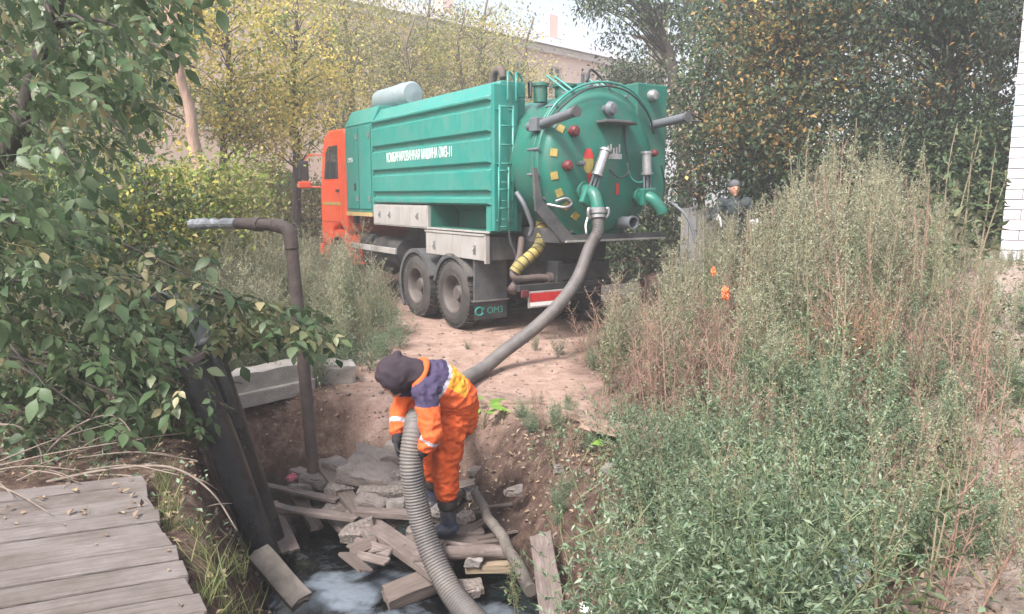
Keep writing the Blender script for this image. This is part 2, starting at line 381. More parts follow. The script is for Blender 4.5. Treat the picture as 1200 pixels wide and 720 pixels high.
# soil zones: R = packed pale road dirt, G = dark wet mud, B = pale sandy path
T_ = pit_t(XX, YY) + 0.2 * fbm(XX, YY, 1.5, 3)
nzr = 0.6 * fbm(XX, YY, 1.1, 4)
road = sst(1.4, 0.7, np.abs(XX + 0.30 - 0.02 * (YY - 8)) / (1.15 + 0.03 * YY) + nzr) * sst(6.3, 7.2, YY + nzr)
mud = sst(1.35, 0.95, T_)
path = sst(0.56, 0.64, XX / np.maximum(YY, 0.1) + 0.10 * nzr) * sst(1, 2, YY)
colr = np.stack([road, mud, path, np.ones_like(road)], -1).reshape(-1, 4).astype(np.float32)
ca = gme.color_attributes.new('zone', 'FLOAT_COLOR', 'POINT'); ca.data.foreach_set('color', colr.ravel())
def ground_material():
    m, nt, p = nmat('soil_and_dirt'); N = nt.nodes; L = nt.links
    at = N.new('ShaderNodeAttribute'); at.attribute_name = 'zone'
    sp = N.new('ShaderNodeSeparateColor'); L.new(at.outputs['Color'], sp.inputs[0])
    tc = N.new('ShaderNodeTexCoord')
    def noisecol(scale, stops, det=10):
        n = N.new('ShaderNodeTexNoise'); n.inputs['Scale'].default_value = scale; n.inputs['Detail'].default_value = det; n.inputs['Roughness'].default_value = 0.75
        L.new(tc.outputs['Object'], n.inputs['Vector'])
        r = N.new('ShaderNodeValToRGB')
        while len(r.color_ramp.elements) < len(stops): r.color_ramp.elements.new(0.5)
        for i, (q, c) in enumerate(stops): r.color_ramp.elements[i].position = q; r.color_ramp.elements[i].color = (*c, 1)
        L.new(n.outputs['Fac'], r.inputs[0]); return r.outputs[0]
    base = noisecol(9, [(0.34, (0.036, 0.022, 0.018)), (0.47, (0.092, 0.058, 0.046)), (0.58, (0.145, 0.098, 0.078)), (0.70, (0.27, 0.21, 0.175))])
    roadc = noisecol(5, [(0.28, (0.22, 0.142, 0.112)), (0.5, (0.37, 0.25, 0.205)), (0.7, (0.50, 0.37, 0.315))])
    mudc = noisecol(6, [(0.3, (0.022, 0.019, 0.018)), (0.7, (0.060, 0.050, 0.044))])
    pathc = noisecol(7, [(0.3, (0.26, 0.20, 0.165)), (0.7, (0.46, 0.38, 0.33))])
    cur = base
    for ch, c in (('Red', roadc), ('Blue', pathc), ('Green', mudc)):
        mx = N.new('ShaderNodeMixRGB'); L.new(sp.outputs[ch], mx.inputs[0]); L.new(cur, mx.inputs[1]); L.new(c, mx.inputs[2]); cur = mx.outputs[0]
    L.new(cur, p.inputs['Base Color'])
    p.inputs['Roughness'].default_value = 0.95; p.inputs['Specular IOR Level'].default_value = 0.15
    n1 = N.new('ShaderNodeTexNoise'); n1.inputs['Scale'].default_value = 28; n1.inputs['Detail'].default_value = 8; n1.inputs['Roughness'].default_value = 0.7
    L.new(tc.outputs['Object'], n1.inputs['Vector'])
    b = N.new('ShaderNodeBump'); b.inputs['Strength'].default_value = 0.9; b.inputs['Distance'].default_value = 0.04
    L.new(n1.outputs['Fac'], b.inputs['Height']); L.new(b.outputs[0], p.inputs['Normal'])
    return m
M['ground'] = ground_material()
g = link_mesh('ground', gme, M['ground'], smooth=True); tag(g, 'bare brown earth with a dirt track and an open pit', 'ground', kind='structure')

# water in the pit
def water_material():
    m, nt, p = nmat('black_sewage_water'); N = nt.nodes; L = nt.links
    tc = N.new('ShaderNodeTexCoord')
    sx = N.new('ShaderNodeSeparateXYZ'); L.new(tc.outputs['Object'], sx.inputs[0])
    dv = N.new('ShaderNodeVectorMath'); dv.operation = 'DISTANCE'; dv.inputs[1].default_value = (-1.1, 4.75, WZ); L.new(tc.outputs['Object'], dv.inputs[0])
    mr = N.new('ShaderNodeMapRange'); mr.inputs['From Min'].default_value = 0.15; mr.inputs['From Max'].default_value = 0.85; mr.inputs['To Min'].default_value = 0.13; mr.inputs['To Max'].default_value = -0.04; L.new(dv.outputs['Value'], mr.inputs[0])  # painted reflection gets stronger towards this point
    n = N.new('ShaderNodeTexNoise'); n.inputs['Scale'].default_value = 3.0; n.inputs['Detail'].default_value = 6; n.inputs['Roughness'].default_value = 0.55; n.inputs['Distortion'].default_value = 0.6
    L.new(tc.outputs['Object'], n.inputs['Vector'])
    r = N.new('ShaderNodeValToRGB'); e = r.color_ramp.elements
    e[0].position = 0.53; e[0].color = (0.004, 0.005, 0.006, 1); e[1].position = 0.72; e[1].color = (0.16, 0.19, 0.23, 1)  # pale bluish end is sky reflection painted into the water colour
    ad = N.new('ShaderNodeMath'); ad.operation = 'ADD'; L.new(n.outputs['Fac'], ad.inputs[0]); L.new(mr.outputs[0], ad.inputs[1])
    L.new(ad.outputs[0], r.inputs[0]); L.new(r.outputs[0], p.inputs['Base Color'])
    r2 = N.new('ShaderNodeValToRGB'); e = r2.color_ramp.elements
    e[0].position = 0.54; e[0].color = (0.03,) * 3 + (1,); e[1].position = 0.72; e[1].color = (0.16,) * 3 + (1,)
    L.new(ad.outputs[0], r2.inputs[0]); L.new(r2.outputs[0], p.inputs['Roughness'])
    p.inputs['Specular IOR Level'].default_value = 0.8
    n2 = N.new('ShaderNodeTexNoise'); n2.inputs['Scale'].default_value = 9; n2.inputs['Detail'].default_value = 5
    L.new(tc.outputs['Object'], n2.inputs['Vector'])
    b = N.new('ShaderNodeBump'); b.inputs['Strength'].default_value = 0.25; b.inputs['Distance'].default_value = 0.05
    L.new(n2.outputs['Fac'], b.inputs['Height']); L.new(b.outputs[0], p.inputs['Normal'])
    return m
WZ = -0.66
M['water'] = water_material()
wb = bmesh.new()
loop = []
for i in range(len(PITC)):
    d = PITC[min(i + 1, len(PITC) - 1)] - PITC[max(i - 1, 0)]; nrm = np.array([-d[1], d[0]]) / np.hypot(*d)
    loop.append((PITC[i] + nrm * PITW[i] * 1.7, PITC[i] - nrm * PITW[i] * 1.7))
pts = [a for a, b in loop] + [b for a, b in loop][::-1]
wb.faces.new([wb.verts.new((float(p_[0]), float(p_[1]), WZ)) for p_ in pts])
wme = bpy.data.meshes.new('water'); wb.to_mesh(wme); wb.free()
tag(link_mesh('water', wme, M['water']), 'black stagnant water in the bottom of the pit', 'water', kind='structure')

# ------------------------------------------------------------------ buildings
M['peach'] = mat('peach_plaster', (0.72, 0.54, 0.46), 0.9, 0.08, 1.2, dirt=(0.45, 0.34, 0.29), dirt_amt=0.5, dirt_scale=0.6)
M['roofgrey'] = mat('grey_sheet_roof', (0.30, 0.29, 0.31), 0.7, 0.12, 1.5)
M['winframe'] = mat('pale_window_frame', (0.55, 0.50, 0.46), 0.7, 0.08, 3)
M['winglass'] = mat('dark_window_glass', (0.035, 0.042, 0.045), 0.12, 0.2, 1.0, spec=0.7)
def far_building():
    ang = R_(44)                                   # facade runs away to the right
    root = empty('apartment_building', (8.0, 50.0, 0.0), math.pi / 2 - ang, 'long peach plastered apartment block with grey roof behind the truck', 'building')
    L0, L1, D, H = -40.0, 3.0, 11.0, 10.4             # along facade, depth, eaves height (local x along facade, -y towards camera side)
    wins = []
    for k in range(13):
        for s in range(3):
            wins.append((L1 - 2.2 - k * 2.9, 1.5 + s * 3.15))
    # facade wall with real openings: strips between windows
    mb = MB(); ww, wh = 1.15, 1.6
    xs = sorted(set(w[0] for w in wins)); zs = sorted(set(w[1] for w in wins))
    edges = [L0] + [e for x in xs for e in (x - ww / 2, x + ww / 2)] + [L1]
    for i in range(0, len(edges), 2): mb.box(edges[i], edges[i + 1], 0, D, 0, H)
    for x in xs:
        ze = [0] + [e for z in zs for e in (z, z + wh)] + [H]
        for i in range(0, len(ze), 2): mb.box(x - ww / 2, x + ww / 2, 0.0, 0.4, ze[i], ze[i + 1])
    # local +y is the camera side after rotation? keep facade on -y
    mb.v = [(a, b, c) for a, b, c in mb.v]
    mb.build('wall', M['peach'], root)
    rb = MB(); rb.prism([(-0.6, H), (D + 0.6, H), (D / 2, H + 2.4)], L0 - 0.5, L1 + 0.5, 'x'); roof = rb.build('roof', M['roofgrey'], root)
    c = MB(); c.box(L0 - 0.3, L1 + 0.3, -0.35, -0.02, H - 0.35, H - 0.02); c.build('cornice', M['winframe'], root)
    for q in (-24, -13, -4):
        ch = MB(); ch.box(q, q + 0.8, D / 2 - 1.6, D / 2 - 0.8, H + 1.2, H + 3.2); ch.build('chimney', M['peach'], roof)
    for (x, z) in wins:
        f = MB()
        f.box(x - ww / 2, x + ww / 2, 0.10, 0.18, z, z + 0.07); f.box(x - ww / 2, x + ww / 2, 0.10, 0.18, z + wh - 0.07, z + wh)
        for xx in (x - ww / 2, x - 0.04, x + ww / 2 - 0.08): f.box(xx, xx + 0.08, 0.095, 0.185, z + 0.07, z + wh - 0.07)
        w = f.build('window', M['winframe'], root)
        p = MB(); p.box(x - ww / 2 + 0.01, x + ww / 2 - 0.01, 0.19, 0.2, z + 0.01, z + wh - 0.01); p.build('pane', M['winglass'], w)
        s = MB(); s.box(x - ww / 2 - 0.06, x + ww / 2 + 0.06, -0.09, 0.09, z - 0.06, z - 0.003); s.build('sill', M['winframe'], w)
    return root
far_building()

# white brick building at the end of the path
M['brick'] = mat('white_silicate_brick', (0.56, 0.555, 0.57), 0.85, 0.14, 7, bump=0.3, bscale=60, dirt=(0.5, 0.48, 0.48), dirt_amt=0.5)
M['brickblue'] = mat('white_brick_with_blue_paint', (0.40, 0.55, 0.66), 0.85, 0.25, 9, bump=0.3, bscale=60)
M['mortar'] = mat('grey_mortar', (0.22, 0.21, 0.22), 0.95, 0.2, 20)
def brick_house():
    X0, Y0, Z0, W, Hh = 6.24, 9.5, 0.6, 6.0, 5.6
    root = empty('brick_building', (X0, Y0, Z0), R_(-35), 'white brick building corner rising at the end of the path', 'building')
    core = MB(); core.box(0.012, W, 0.012, 5.0, 0, Hh); core.build('wall', M['mortar'], root)
    ch, bl = 0.128, 0.37
    me = MB(); me.box(0.006, bl - 0.006, -0.004, 0.10, 0.006, ch - 0.006); me = me.mesh('brick'); me.materials.append(M['brick'])
    mh = MB(); mh.box(0.006, bl / 2 - 0.006, -0.004, 0.10, 0.006, ch - 0.006); mh = mh.mesh('brick'); mh.materials.append(M['brick'])
    mbl = me.copy(); mbl.materials.clear(); mbl.materials.append(M['brickblue'])
    rnd = random.Random(4); n = int(Hh / ch); cnt = 0
    rest = MB()
    for r in range(n):
        x = 0.0
        if r % 2: seq = [(mh, 0.0)] ; x = bl / 2
        else: seq = []
        while x < W - bl: seq.append((me, x)); x += bl
        for k, (mm, xx) in enumerate(seq):
            if k < 6 and cnt < 290:
                if mm is me and k < 2 and r in (18, 19, 20) : mm = mbl
                b = bpy.data.objects.new('brick', mm); COL.objects.link(b); b.parent = root
                b.location = (xx, rnd.uniform(-0.004, 0.003), r * ch); cnt += 1
            else:
                w_ = bl if mm is not mh else bl / 2
                rest.box(xx + 0.006, xx + w_ - 0.006, -0.004, 0.1, r * ch + 0.006, (r + 1) * ch - 0.006)
    for r in range(n):                                 # return wall
        y = 0.16 if r % 2 else 0.30
        while y < 4.7: rest.box(-0.004, 0.1, y + 0.006, y + bl - 0.006, r * ch + 0.006, (r + 1) * ch - 0.006); y += bl
    tag(rest.build('brickwork', M['brick'], root), kind='stuff')
    rf = MB(); rf.box(-0.3, W + 0.2, -0.3, 5.2, Hh, Hh + 0.18); rf.build('roof', M['roofgrey'], root)
brick_house()

# grey board fence beyond the tank, pale concrete pole
M['fence'] = mat('grey_fence_board', (0.27, 0.26, 0.26), 0.85, 0.2, 5, bump=0.4, bscale=14, stretch=(12, 12, 0.8))
def fence():
    root = empty('board_fence', (3.4, 15.0, 0.35), R_(8), 'weathered grey board fence beyond the tank end', 'fence')
    for k in range(22):
        b = MB(); b.box(k * 0.17, k * 0.17 + 0.155, 0, 0.025, 0, 1.46 + 0.03 * math.sin(k * 2.3)); b.build('board', M['fence'], root, bevel=0.004)
    for z in (0.35, 1.2):
        b = MB(); b.box(-0.05, 3.8, 0.028, 0.07, z, z + 0.09); b.build('rail', M['fence'], root)
    for x in (0.3, 2.0, 3.6):
        b = MB(); b.box(x, x + 0.1, 0.075, 0.17, -0.3, 1.4); b.build('post', M['fence'], root)
fence()
def pole():
    root = empty('utility_pole', (5.1, 27.0, 0.0), 0, 'pale square concrete pole rising behind the tank lid', 'pole')
    b = MB(); b.prism([(-0.28, -0.28), (0.28, -0.28), (0.28, 0.28), (-0.28, 0.28)], 0, 8.2, 'z'); b.build('shaft', M['concrete'], root, bevel=0.03)
    c = MB(); c.box(-0.33, 0.33, -0.33, 0.33, 8.2, 8.35); c.build('cap', M['concrete'], root, bevel=0.02)
    c = MB(); c.box(-0.9, 0.9, -0.40, -0.285, 7.4, 7.52); c.build('crossarm', M['bark'], root)
pole()

# ------------------------------------------------------------------ the vacuum truck (local: +y forward, +x its right, origin under the last axle)
TR_ANG = R_(33)
TR_O = (0.10, 12.29, 0.0)
truck = empty('vacuum_truck', TR_O, TR_ANG, 'orange cabbed tanker truck with green suction tank and ribbed side box', 'truck')
TM = Matrix.Translation(TR_O) @ Matrix.Rotation(TR_ANG, 4, 'Z')
def text_mesh(body, size, name, m, parent, loc, rot, sx=1.0, extrude=0.002, bold=0.0):
    c = bpy.data.curves.new('txt', 'FONT'); c.body = body; c.size = size; c.extrude = extrude; c.offset = bold
    c.align_x = 'LEFT'; c.align_y = 'BOTTOM_BASELINE'
    o = bpy.data.objects.new('txt', c); COL.objects.link(o)
    bpy.context.view_layer.update()
    me = bpy.data.meshes.new_from_object(o.evaluated_get(bpy.context.evaluated_depsgraph_get()))
    bpy.data.objects.remove(o); me.name = name
    xs = [v.co.x for v in me.vertices]; w = max(xs) - min(xs)
    me.materials.clear(); me.materials.append(m)
    ob = link_mesh(name, me, None, parent)
    ob.location = loc; ob.rotation_euler = rot; ob.scale = (sx, 1, 1)
    return ob, w
def latch(x, y, z, parent, s=1.0):
    b = MB(); b.box(x - 0.012, x, y - 0.035 * s, y + 0.035 * s, z - 0.06 * s, z + 0.06 * s)
    b.tube([(x - 0.02, y, z + 0.03 * s), (x - 0.035, y, z), (x - 0.02, y, z - 0.035 * s)], 0.011 * s, 6)
    b.build('latch', M['steel'], parent, bevel=0.003)
def build_truck():
    t = truck
    # frame
    b = MB()
    for sx in (-1, 1): b.box(sx * 0.43 - 0.05, sx * 0.43 + 0.05, -1.75, 6.0, 0.82, 1.12)
    for y in (-1.7, -0.65, 0.66, 1.98, 3.3, 4.6, 5.9): b.box(-0.38, 0.38, y - 0.05, y + 0.05, 0.86, 1.08)
    b.build('chassis_frame', M['black'], t, bevel=0.006)
    b = MB(); b.box(-0.62, 0.62, -1.5, 3.0, 1.122, 1.40); b.build('subframe', M['black'], t)
    # axles
    for y in (0.0, 1.32, 5.05):
        b = MB(); b.tube([(-0.95, y, 0.53), (-0.3, y, 0.53), (0, y, 0.53), (0.3, y, 0.53), (0.95, y, 0.53)], [0.08, 0.10, 0.22, 0.10, 0.08], 12); b.build('axle', M['black'], t, smooth=True)
    b = MB()
    for sx in (-1, 1):
        b.tube([(sx * 0.5, -0.6, 0.66), (sx * 0.5, 0.1, 0.62), (sx * 0.5, 0.66, 0.78), (sx * 0.5, 1.2, 0.62), (sx * 0.5, 1.9, 0.66)], 0.06, 8)
        for y in (0.66,): b.box(sx * 0.5 - 0.1, sx * 0.5 + 0.1, y - 0.12, y + 0.12, 0.5, 1.0)
    b.build('leaf_spring', M['black'], t)
    # wheels
    R, Wd = 0.53, 0.27
    prof = [(0.30, -0.12), (0.325, -0.134), (0.335, -0.130), (0.36, -0.136), (0.41, -0.139), (0.415, -0.134), (0.47, -0.131), (0.515, -0.10), (0.53, -0.085), (0.53, 0.085), (0.515, 0.10), (0.47, 0.13), (0.36, 0.135), (0.30, 0.12)]
    ty = MB(); ty.lathe(prof, (0, 0, 0), 'x', 48, caps=False)
    for k in range(40):                                 # tread blocks
        a = 2 * math.pi * k / 40
        for x0, x1, da in ((-0.118, -0.03, 0), (0.03, 0.118, 0.07), (-0.022, 0.022, 0.035)):
            Mx = Matrix.Rotation(a + da, 4, 'X'); ty.box(x0, x1, -0.026, 0.026, 0.515, 0.541, M=Mx)
    tyre = ty.mesh('tyre'); tyre.materials.append(M['rubber'])
    rm = MB(); rm.lathe([(0.315, -0.125), (0.30, -0.128), (0.285, -0.11), (0.265, -0.06), (0.258, 0.06), (0.235, 0.075), (0.19, 0.055), (0.14, 0.05), (0.125, -0.02), (0.10, -0.06), (0.0, -0.065)], (0, 0, 0), 'x', 40, caps=False)
    rm.lathe([(0.31, 0.12), (0.27, 0.09), (0.24, 0.08)], (0, 0, 0), 'x', 40, caps=False)
    rim = rm.mesh('rim'); rim.materials.append(M['rim']); 
    for f_ in (tyre, rim):
        f_.polygons.foreach_set('use_smooth', np.ones(len(f_.polygons), dtype=bool)); f_.set_sharp_from_angle(angle=R_(35))
    nb = MB()
    for k in range(10):
        a = 2 * math.pi * k / 10; nb.lathe([(0.018, 0.0), (0.018, -0.03), (0.0, -0.03)], (0.056, 0.168 * math.cos(a), 0.168 * math.sin(a)), 'x', 6)
    nuts = nb.mesh('wheel_nuts'); nuts.materials.append(M['rim'])
    holes = MB()
    for k in range(8):
        a = 2 * math.pi * (k + 0.5) / 8; holes.lathe([(0.026, 0.0), (0.0, -0.001)], (0.066, 0.215 * math.cos(a), 0.215 * math.sin(a)), 'x', 10)
    holes_m = holes.mesh('rim_holes'); holes_m.materials.append(M['black'])
    for y in (0.0, 1.32, 5.05):
        for sx in (-1, 1):
            for x in ((1.115, 0.80) if y < 3 else (1.08,)):
                w = bpy.data.objects.new('wheel', None); COL.objects.link(w); w.parent = t; w.empty_display_size = 0.1
                w.location = (sx * x, y, R); w.rotation_euler = (0.37 * y + sx, 0, 0 if sx < 0 else math.pi)
                for nme, me in (('tyre', tyre), ('rim', rim), ('wheel_nuts', nuts), ('rim_holes', holes_m)):
                    o = bpy.data.objects.new(nme, me); COL.objects.link(o); o.parent = w
    # fenders above the tandem, left and right
    for sx in (-1, 1):
        for (yc, a0, a1) in ((1.32, -40, 160), (0.0, 15, 150)):
            b = MB(); n = 18
            for i in range(n):
                a, c = [R_(a0 + (a1 - a0) * q / n) for q in (i, i + 1)]
                for (r0, r1, xa, xb) in ((0.62, 0.635, 0.66, 1.245), (0.57, 0.635, 1.245, 1.262)):
                    ps = [(sx * x, yc + r * math.cos(h), R + r * math.sin(h)) for h in (a, c) for r in (r0, r1) for x in (xa, xb)]
                    b.add(ps, [(0, 1, 3, 2), (4, 6, 7, 5), (0, 4, 5, 1), (2, 3, 7, 6), (0, 2, 6, 4), (1, 5, 7, 3)])
            b.build('fender', M['fender'], t)
        # vertical board behind the last wheel and its flap
        b = MB(); b.box(sx * 0.955 - 0.29, sx * 0.955 + 0.29, -0.70, -0.665, 0.50, 1.12); b.build('mud_board', M['fender'], t, bevel=0.006)
        b = MB(); b.box(sx * 0.955 - 0.32, sx * 0.955 + 0.32, -0.725, -0.655, 0.475, 0.497); b.build('mud_rail', M['steel'], t)
        b = MB(); b.box(sx * 0.955 - 0.29, sx * 0.955 + 0.29, -0.70, -0.688, 0.20, 0.47); fl = b.build('mud_flap', M['black'], t, bevel=0.004)
        if sx < 0:
            e = MB(); e.tube([(-1.16 + 0.07 * math.cos(R_(a)), -0.702, 0.33 + 0.06 * math.sin(R_(a))) for a in range(30, 331, 20)], 0.014, 6); e.add([(-1.13, -0.704, 0.38), (-1.06, -0.704, 0.38), (-1.13, -0.704, 0.29)], [(0, 1, 2)])
            e.build('emblem', M['green'], fl)
            text_mesh('OM3', 0.14, 'lettering', M['green'], fl, (-1.03, -0.704, 0.285), (math.pi / 2, 0, 0), 1.0)
    # side underrun rails
    for sx in (-1, 1):
        b = MB(); b.box(sx * 1.2 - 0.02, sx * 1.2 + 0.02, 2.2, 4.55, 1.0, 1.11); b.build('side_guard', M['alu'], t, bevel=0.008)
        for y in (2.5, 4.2):
            b = MB(); b.box(sx * 0.85 - 0.33, sx * 0.85 + 0.33, y - 0.03, y + 0.03, 1.02, 1.09); b.build('guard_bracket', M['black'], t)
    b = MB(); b.lathe([(0.0, 2.35), (0.27, 2.37), (0.29, 2.42), (0.29, 3.5), (0.27, 3.55), (0.0, 3.57)], (-0.86, 0, 0.98), 'y', 28); b.build('fuel_tank', M['black'], t, auto=40)
    b = MB(); b.lathe([(0.0, 3.75), (0.14, 3.76), (0.15, 3.8), (0.15, 4.3), (0.14, 4.35), (0.0, 4.36)], (-0.9, 0, 1.15), 'y', 20); b.build('air_tank', M['black'], t, auto=40)
    b = MB(); b.box(-1.0, -0.5, 3.7, 4.4, 0.7, 0.98); b.build('battery_box', M['black'], t, bevel=0.01)

    # left equipment box
    b = MB(); b.box(-1.185, -0.62, -1.12, 3.13, 1.915, 3.44)
    b.prism([(-1.185, 3.442), (-0.62, 3.442), (-0.62, 3.66), (-1.03, 3.66)], -1.12, 3.13, 'y'); box = b.build('side_box', M['green'], t, bevel=0.012)
    zs = [1.915, 2.075, 2.47, 2.905, 3.335, 3.46]
    for i in range(5):
        z0, z1 = zs[i] + (0.035 if i else 0.0), zs[i + 1] - (0.035 if i < 4 else 0)
        poly = [(-1.187, z0), (-1.187, z1), (-1.245, z1 - 0.028), (-1.245, z0 + 0.028)]
        p = MB(); vs = []
        for (x, z) in poly:
            ins = 0.0 if x > -1.2 else 0.035
            vs += [(x, -1.115 + ins, z), (x, 3.125 - ins, z)]
        p.add(vs, [(0, 1, 3, 2), (2, 3, 5, 4), (4, 5, 7, 6), (6, 7, 1, 0), (0, 2, 4, 6), (1, 7, 5, 3)])
        p.build('panel', M['green'], t, bevel=0.006)
    # rear end of the left box, a step in and out with the ladder in front
    b = MB(); b.box(-1.20, -0.80, -1.20, -1.123, 1.55, 3.60); b.build('end_plate', M['green'], t, bevel=0.01)
    b = MB(); b.prism([(-1.20, 1.55), (-1.08, 1.55), (-1.08, 1.91), (-1.20, 1.91)], -1.12, -0.98, 'y'); b.build('corner_post', M['green'], t)
    lad = MB()
    for x in (-1.16, -0.94): lad.tube([(x, -1.29, 1.62), (x, -1.29, 3.30)], 0.018, 8)
    for k in range(7): lad.tube([(-1.16, -1.29, 1.72 + 0.26 * k), (-0.94, -1.29, 1.72 + 0.26 * k)], 0.014, 8)
    for z in (1.7, 2.5, 3.25):
        for x in (-1.16, -0.94): lad.tube([(x, -1.29, z), (x, -1.19, z)], 0.012, 6)
    lad.build('ladder', M['green'], t, smooth=True)
    lad = MB()
    for x in (-1.22, -1.06): lad.tube([(x, -1.36, 1.55), (x, -1.36, 2.45)], 0.014, 8)
    for k in range(4): lad.tube([(x - 0.0, -1.36, 1.62 + 0.26 * k) for x in (-1.22, -1.06)], 0.012, 8)
    lad.build('lower_ladder', M['green'], t, smooth=True)
    # guard hoops on top at the rear
    for x, y in ((-1.0, -1.05), (-0.86, -1.05)):
        h = MB(); h.tube(spline([(x, y - 0.2, 3.35), (x, y - 0.2, 3.62), (x + 0.05, y - 0.12, 3.76), (x + 0.16, y - 0.02, 3.78), (x + 0.25, y, 3.66), (x + 0.27, y, 3.45)], 6), 0.016, 8); h.build('guard_hoop', M['green'], t, smooth=True)
    # lettering
    ob, w = text_mesh('КОМБИНИРОВАННАЯ МАШИНА ОМЗ-11', 0.20, 'lettering', M['white'], t, (-1.2475, 2.42, 2.65), (math.pi / 2, 0, -math.pi / 2), 1.0, 0.0015, 0.0)
    ob.scale = (2.45 / w, 1.15, 1)
    # cabinet behind the cab
    b = MB(); b.box(-1.2, 1.2, 3.2, 4.56, 1.74, 3.42); b.build('cabinet', M['green'], t, bevel=0.012)
    b = MB(); b.prism([(-1.215, 3.424), (1.215, 3.424), (1.05, 3.74), (-1.05, 3.74)], 3.17, 4.58, 'y'); b.build('cabinet_roof', M['green'], t, bevel=0.015)
    for (y0, y1) in ((3.24, 3.83), (3.87, 4.52)):
        d = MB(); d.box(-1.222, -1.203, y0, y1, 1.80, 3.38); dd = d.build('cabinet_door', M['green'], t, bevel=0.006)
        for z in (2.0, 3.2):
            h = MB(); h.box(-1.24, -1.224, y0 + 0.02, y0 + 0.10, z - 0.05, z + 0.05); h.build('hinge', M['steel'], dd)
    d = MB(); d.box(-1.236, -1.224, 4.0, 4.09, 2.16, 2.30); d.build('door_lock', M['black'], t, bevel=0.003)
    text_mesh('OM3', 0.13, 'lettering', M['white'], t, (-1.2245, 4.42, 2.72), (math.pi / 2, 0, -math.pi / 2))
    b = MB(); b.box(-1.23, -1.18, 3.2, 4.56, 1.66, 1.735); b.build('sill_trim', mat('ochre_trim', (0.45, 0.32, 0.14), 0.6), t)
    # grey cylinder lying on the roof line
    b = MB(); b.lathe([(0.0, 2.55), (0.19, 2.57), (0.225, 2.63), (0.225, 2.9), (0.235, 2.91), (0.235, 2.95), (0.225, 2.96), (0.225, 4.0), (0.19, 4.08), (0.0, 4.1)], (-0.62, 0, 3.92), 'y', 28); b.build('roof_silencer', M['cylgrey'], t, auto=40)
    b = MB(); b.tube(spline([(-0.62, 4.05, 3.92), (-0.62, 4.3, 3.90), (-0.62, 4.42, 3.80), (-0.62, 4.45, 3.6)], 5), 0.07, 12); b.build('silencer_pipe', M['tubegrey'], t, smooth=True)
    # aluminium lockers under the box
    b = MB(); b.box(-1.235, -0.65, 0.84, 3.12, 1.515, 1.895); lk = b.build('locker', M['alu'], t, bevel=0.008)
    b = MB(); b.box(-1.243, -1.238, 0.87, 3.09, 1.54, 1.87); lk2 = b.build('locker_door', M['alu'], lk, bevel=0.004)
    for y in (1.2, 2.35, 2.8): latch(-1.243, y, 1.72, lk, 0.9)
    b = MB()                                            # open compartment: floor, back, ceiling, end walls
    b.box(-1.22, -0.65, -1.10, 0.80, 1.52, 1.55); b.box(-0.68, -0.655, -1.10, 0.80, 1.552, 1.905); b.box(-1.2, -0.69, 0.77, 0.80, 1.552, 1.905)
    b.build('open_locker', M['green_dark'], t)
    b = MB(); b.box(-1.235, -1.222, -1.12, 0.82, 1.518, 1.548); b.build('locker_edge', M['alu'], t)
    b = MB(); b.box(-1.262, -1.225, -1.04, 0.86, 1.115, 1.47); lk = b.build('locker_flap', M['alu'], t, bevel=0.008)
    b = MB(); b.box(-1.275, -1.21, -1.085, -1.042, 1.08, 1.50); b.build('flap_frame', M['alu'], lk)
    b = MB(); b.box(-1.275, -1.21, -1.085, 0.88, 1.473, 1.50); b.build('flap_frame', M['alu'], lk)
    for y in (-0.75, 0.55): latch(-1.262, y, 1.27, lk, 1.1)
    b = MB(); b.box(-1.2, -0.7, -1.0, 0.84, 1.12, 1.46); b.build('locker_body', M['fender'], t)

    # tank with rear flange and domed lid
    C = (0.0, 0.0, 2.50)
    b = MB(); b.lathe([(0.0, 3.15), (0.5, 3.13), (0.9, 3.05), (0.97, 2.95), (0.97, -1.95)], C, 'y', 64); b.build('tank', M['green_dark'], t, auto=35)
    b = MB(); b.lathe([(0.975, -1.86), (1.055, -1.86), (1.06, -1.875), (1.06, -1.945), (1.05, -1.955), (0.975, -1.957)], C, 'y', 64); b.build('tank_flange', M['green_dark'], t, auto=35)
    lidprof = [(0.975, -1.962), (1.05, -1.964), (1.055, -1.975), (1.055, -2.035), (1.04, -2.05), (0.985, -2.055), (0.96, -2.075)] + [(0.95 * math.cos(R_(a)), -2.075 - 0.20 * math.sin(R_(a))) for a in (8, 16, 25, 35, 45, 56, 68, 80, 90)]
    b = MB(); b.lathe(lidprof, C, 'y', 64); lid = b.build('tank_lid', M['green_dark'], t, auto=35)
    def lidpt(r, a, off=0.0):
        """point on the dome at radius r, angle a (deg, 0 = its right, 90 = up)"""
        q = math.acos(min(1, r / 0.95)); return Vector((r * math.cos(R_(a)), -2.075 - 0.20 * math.sin(q) - off, 2.5 + r * math.sin(R_(a))))
    for a in (150, 172, 192, 208, 222, 236):      # yellow rim dashes
        vs = []
        for da in (-3.2, -1.1, 1.1, 3.2):
            for r in (0.83, 0.91):
                vs += [lidpt(r, a + da * (0.9 / r), 0.014), lidpt(r, a + da * (0.9 / r), -0.004)]
        fs = []
        for i in range(3):
            o = 4 * i; fs += [(o, o + 2, o + 6, o + 4), (o + 1, o + 5, o + 7, o + 3), (o, o + 4, o + 5, o + 1), (o + 2, o + 3, o + 7, o + 6)]
        fs += [(0, 1, 3, 2), (12, 14, 15, 13)]
        d = MB(); d.add(vs, fs); d.build('rim_marking', M['yellow'], lid)
    # clamps round the flange
    for k in range(20):
        a = 360 * k / 20 + 9; p = Vector((1.055 * math.cos(R_(a)), 0, 2.5 + 1.055 * math.sin(R_(a))))
        c = MB(); c.tube([(p.x, -1.82, p.z), (p.x, -2.07, p.z)], 0.022, 6); c.build('flange_bolt', M['tubegrey'], lid)
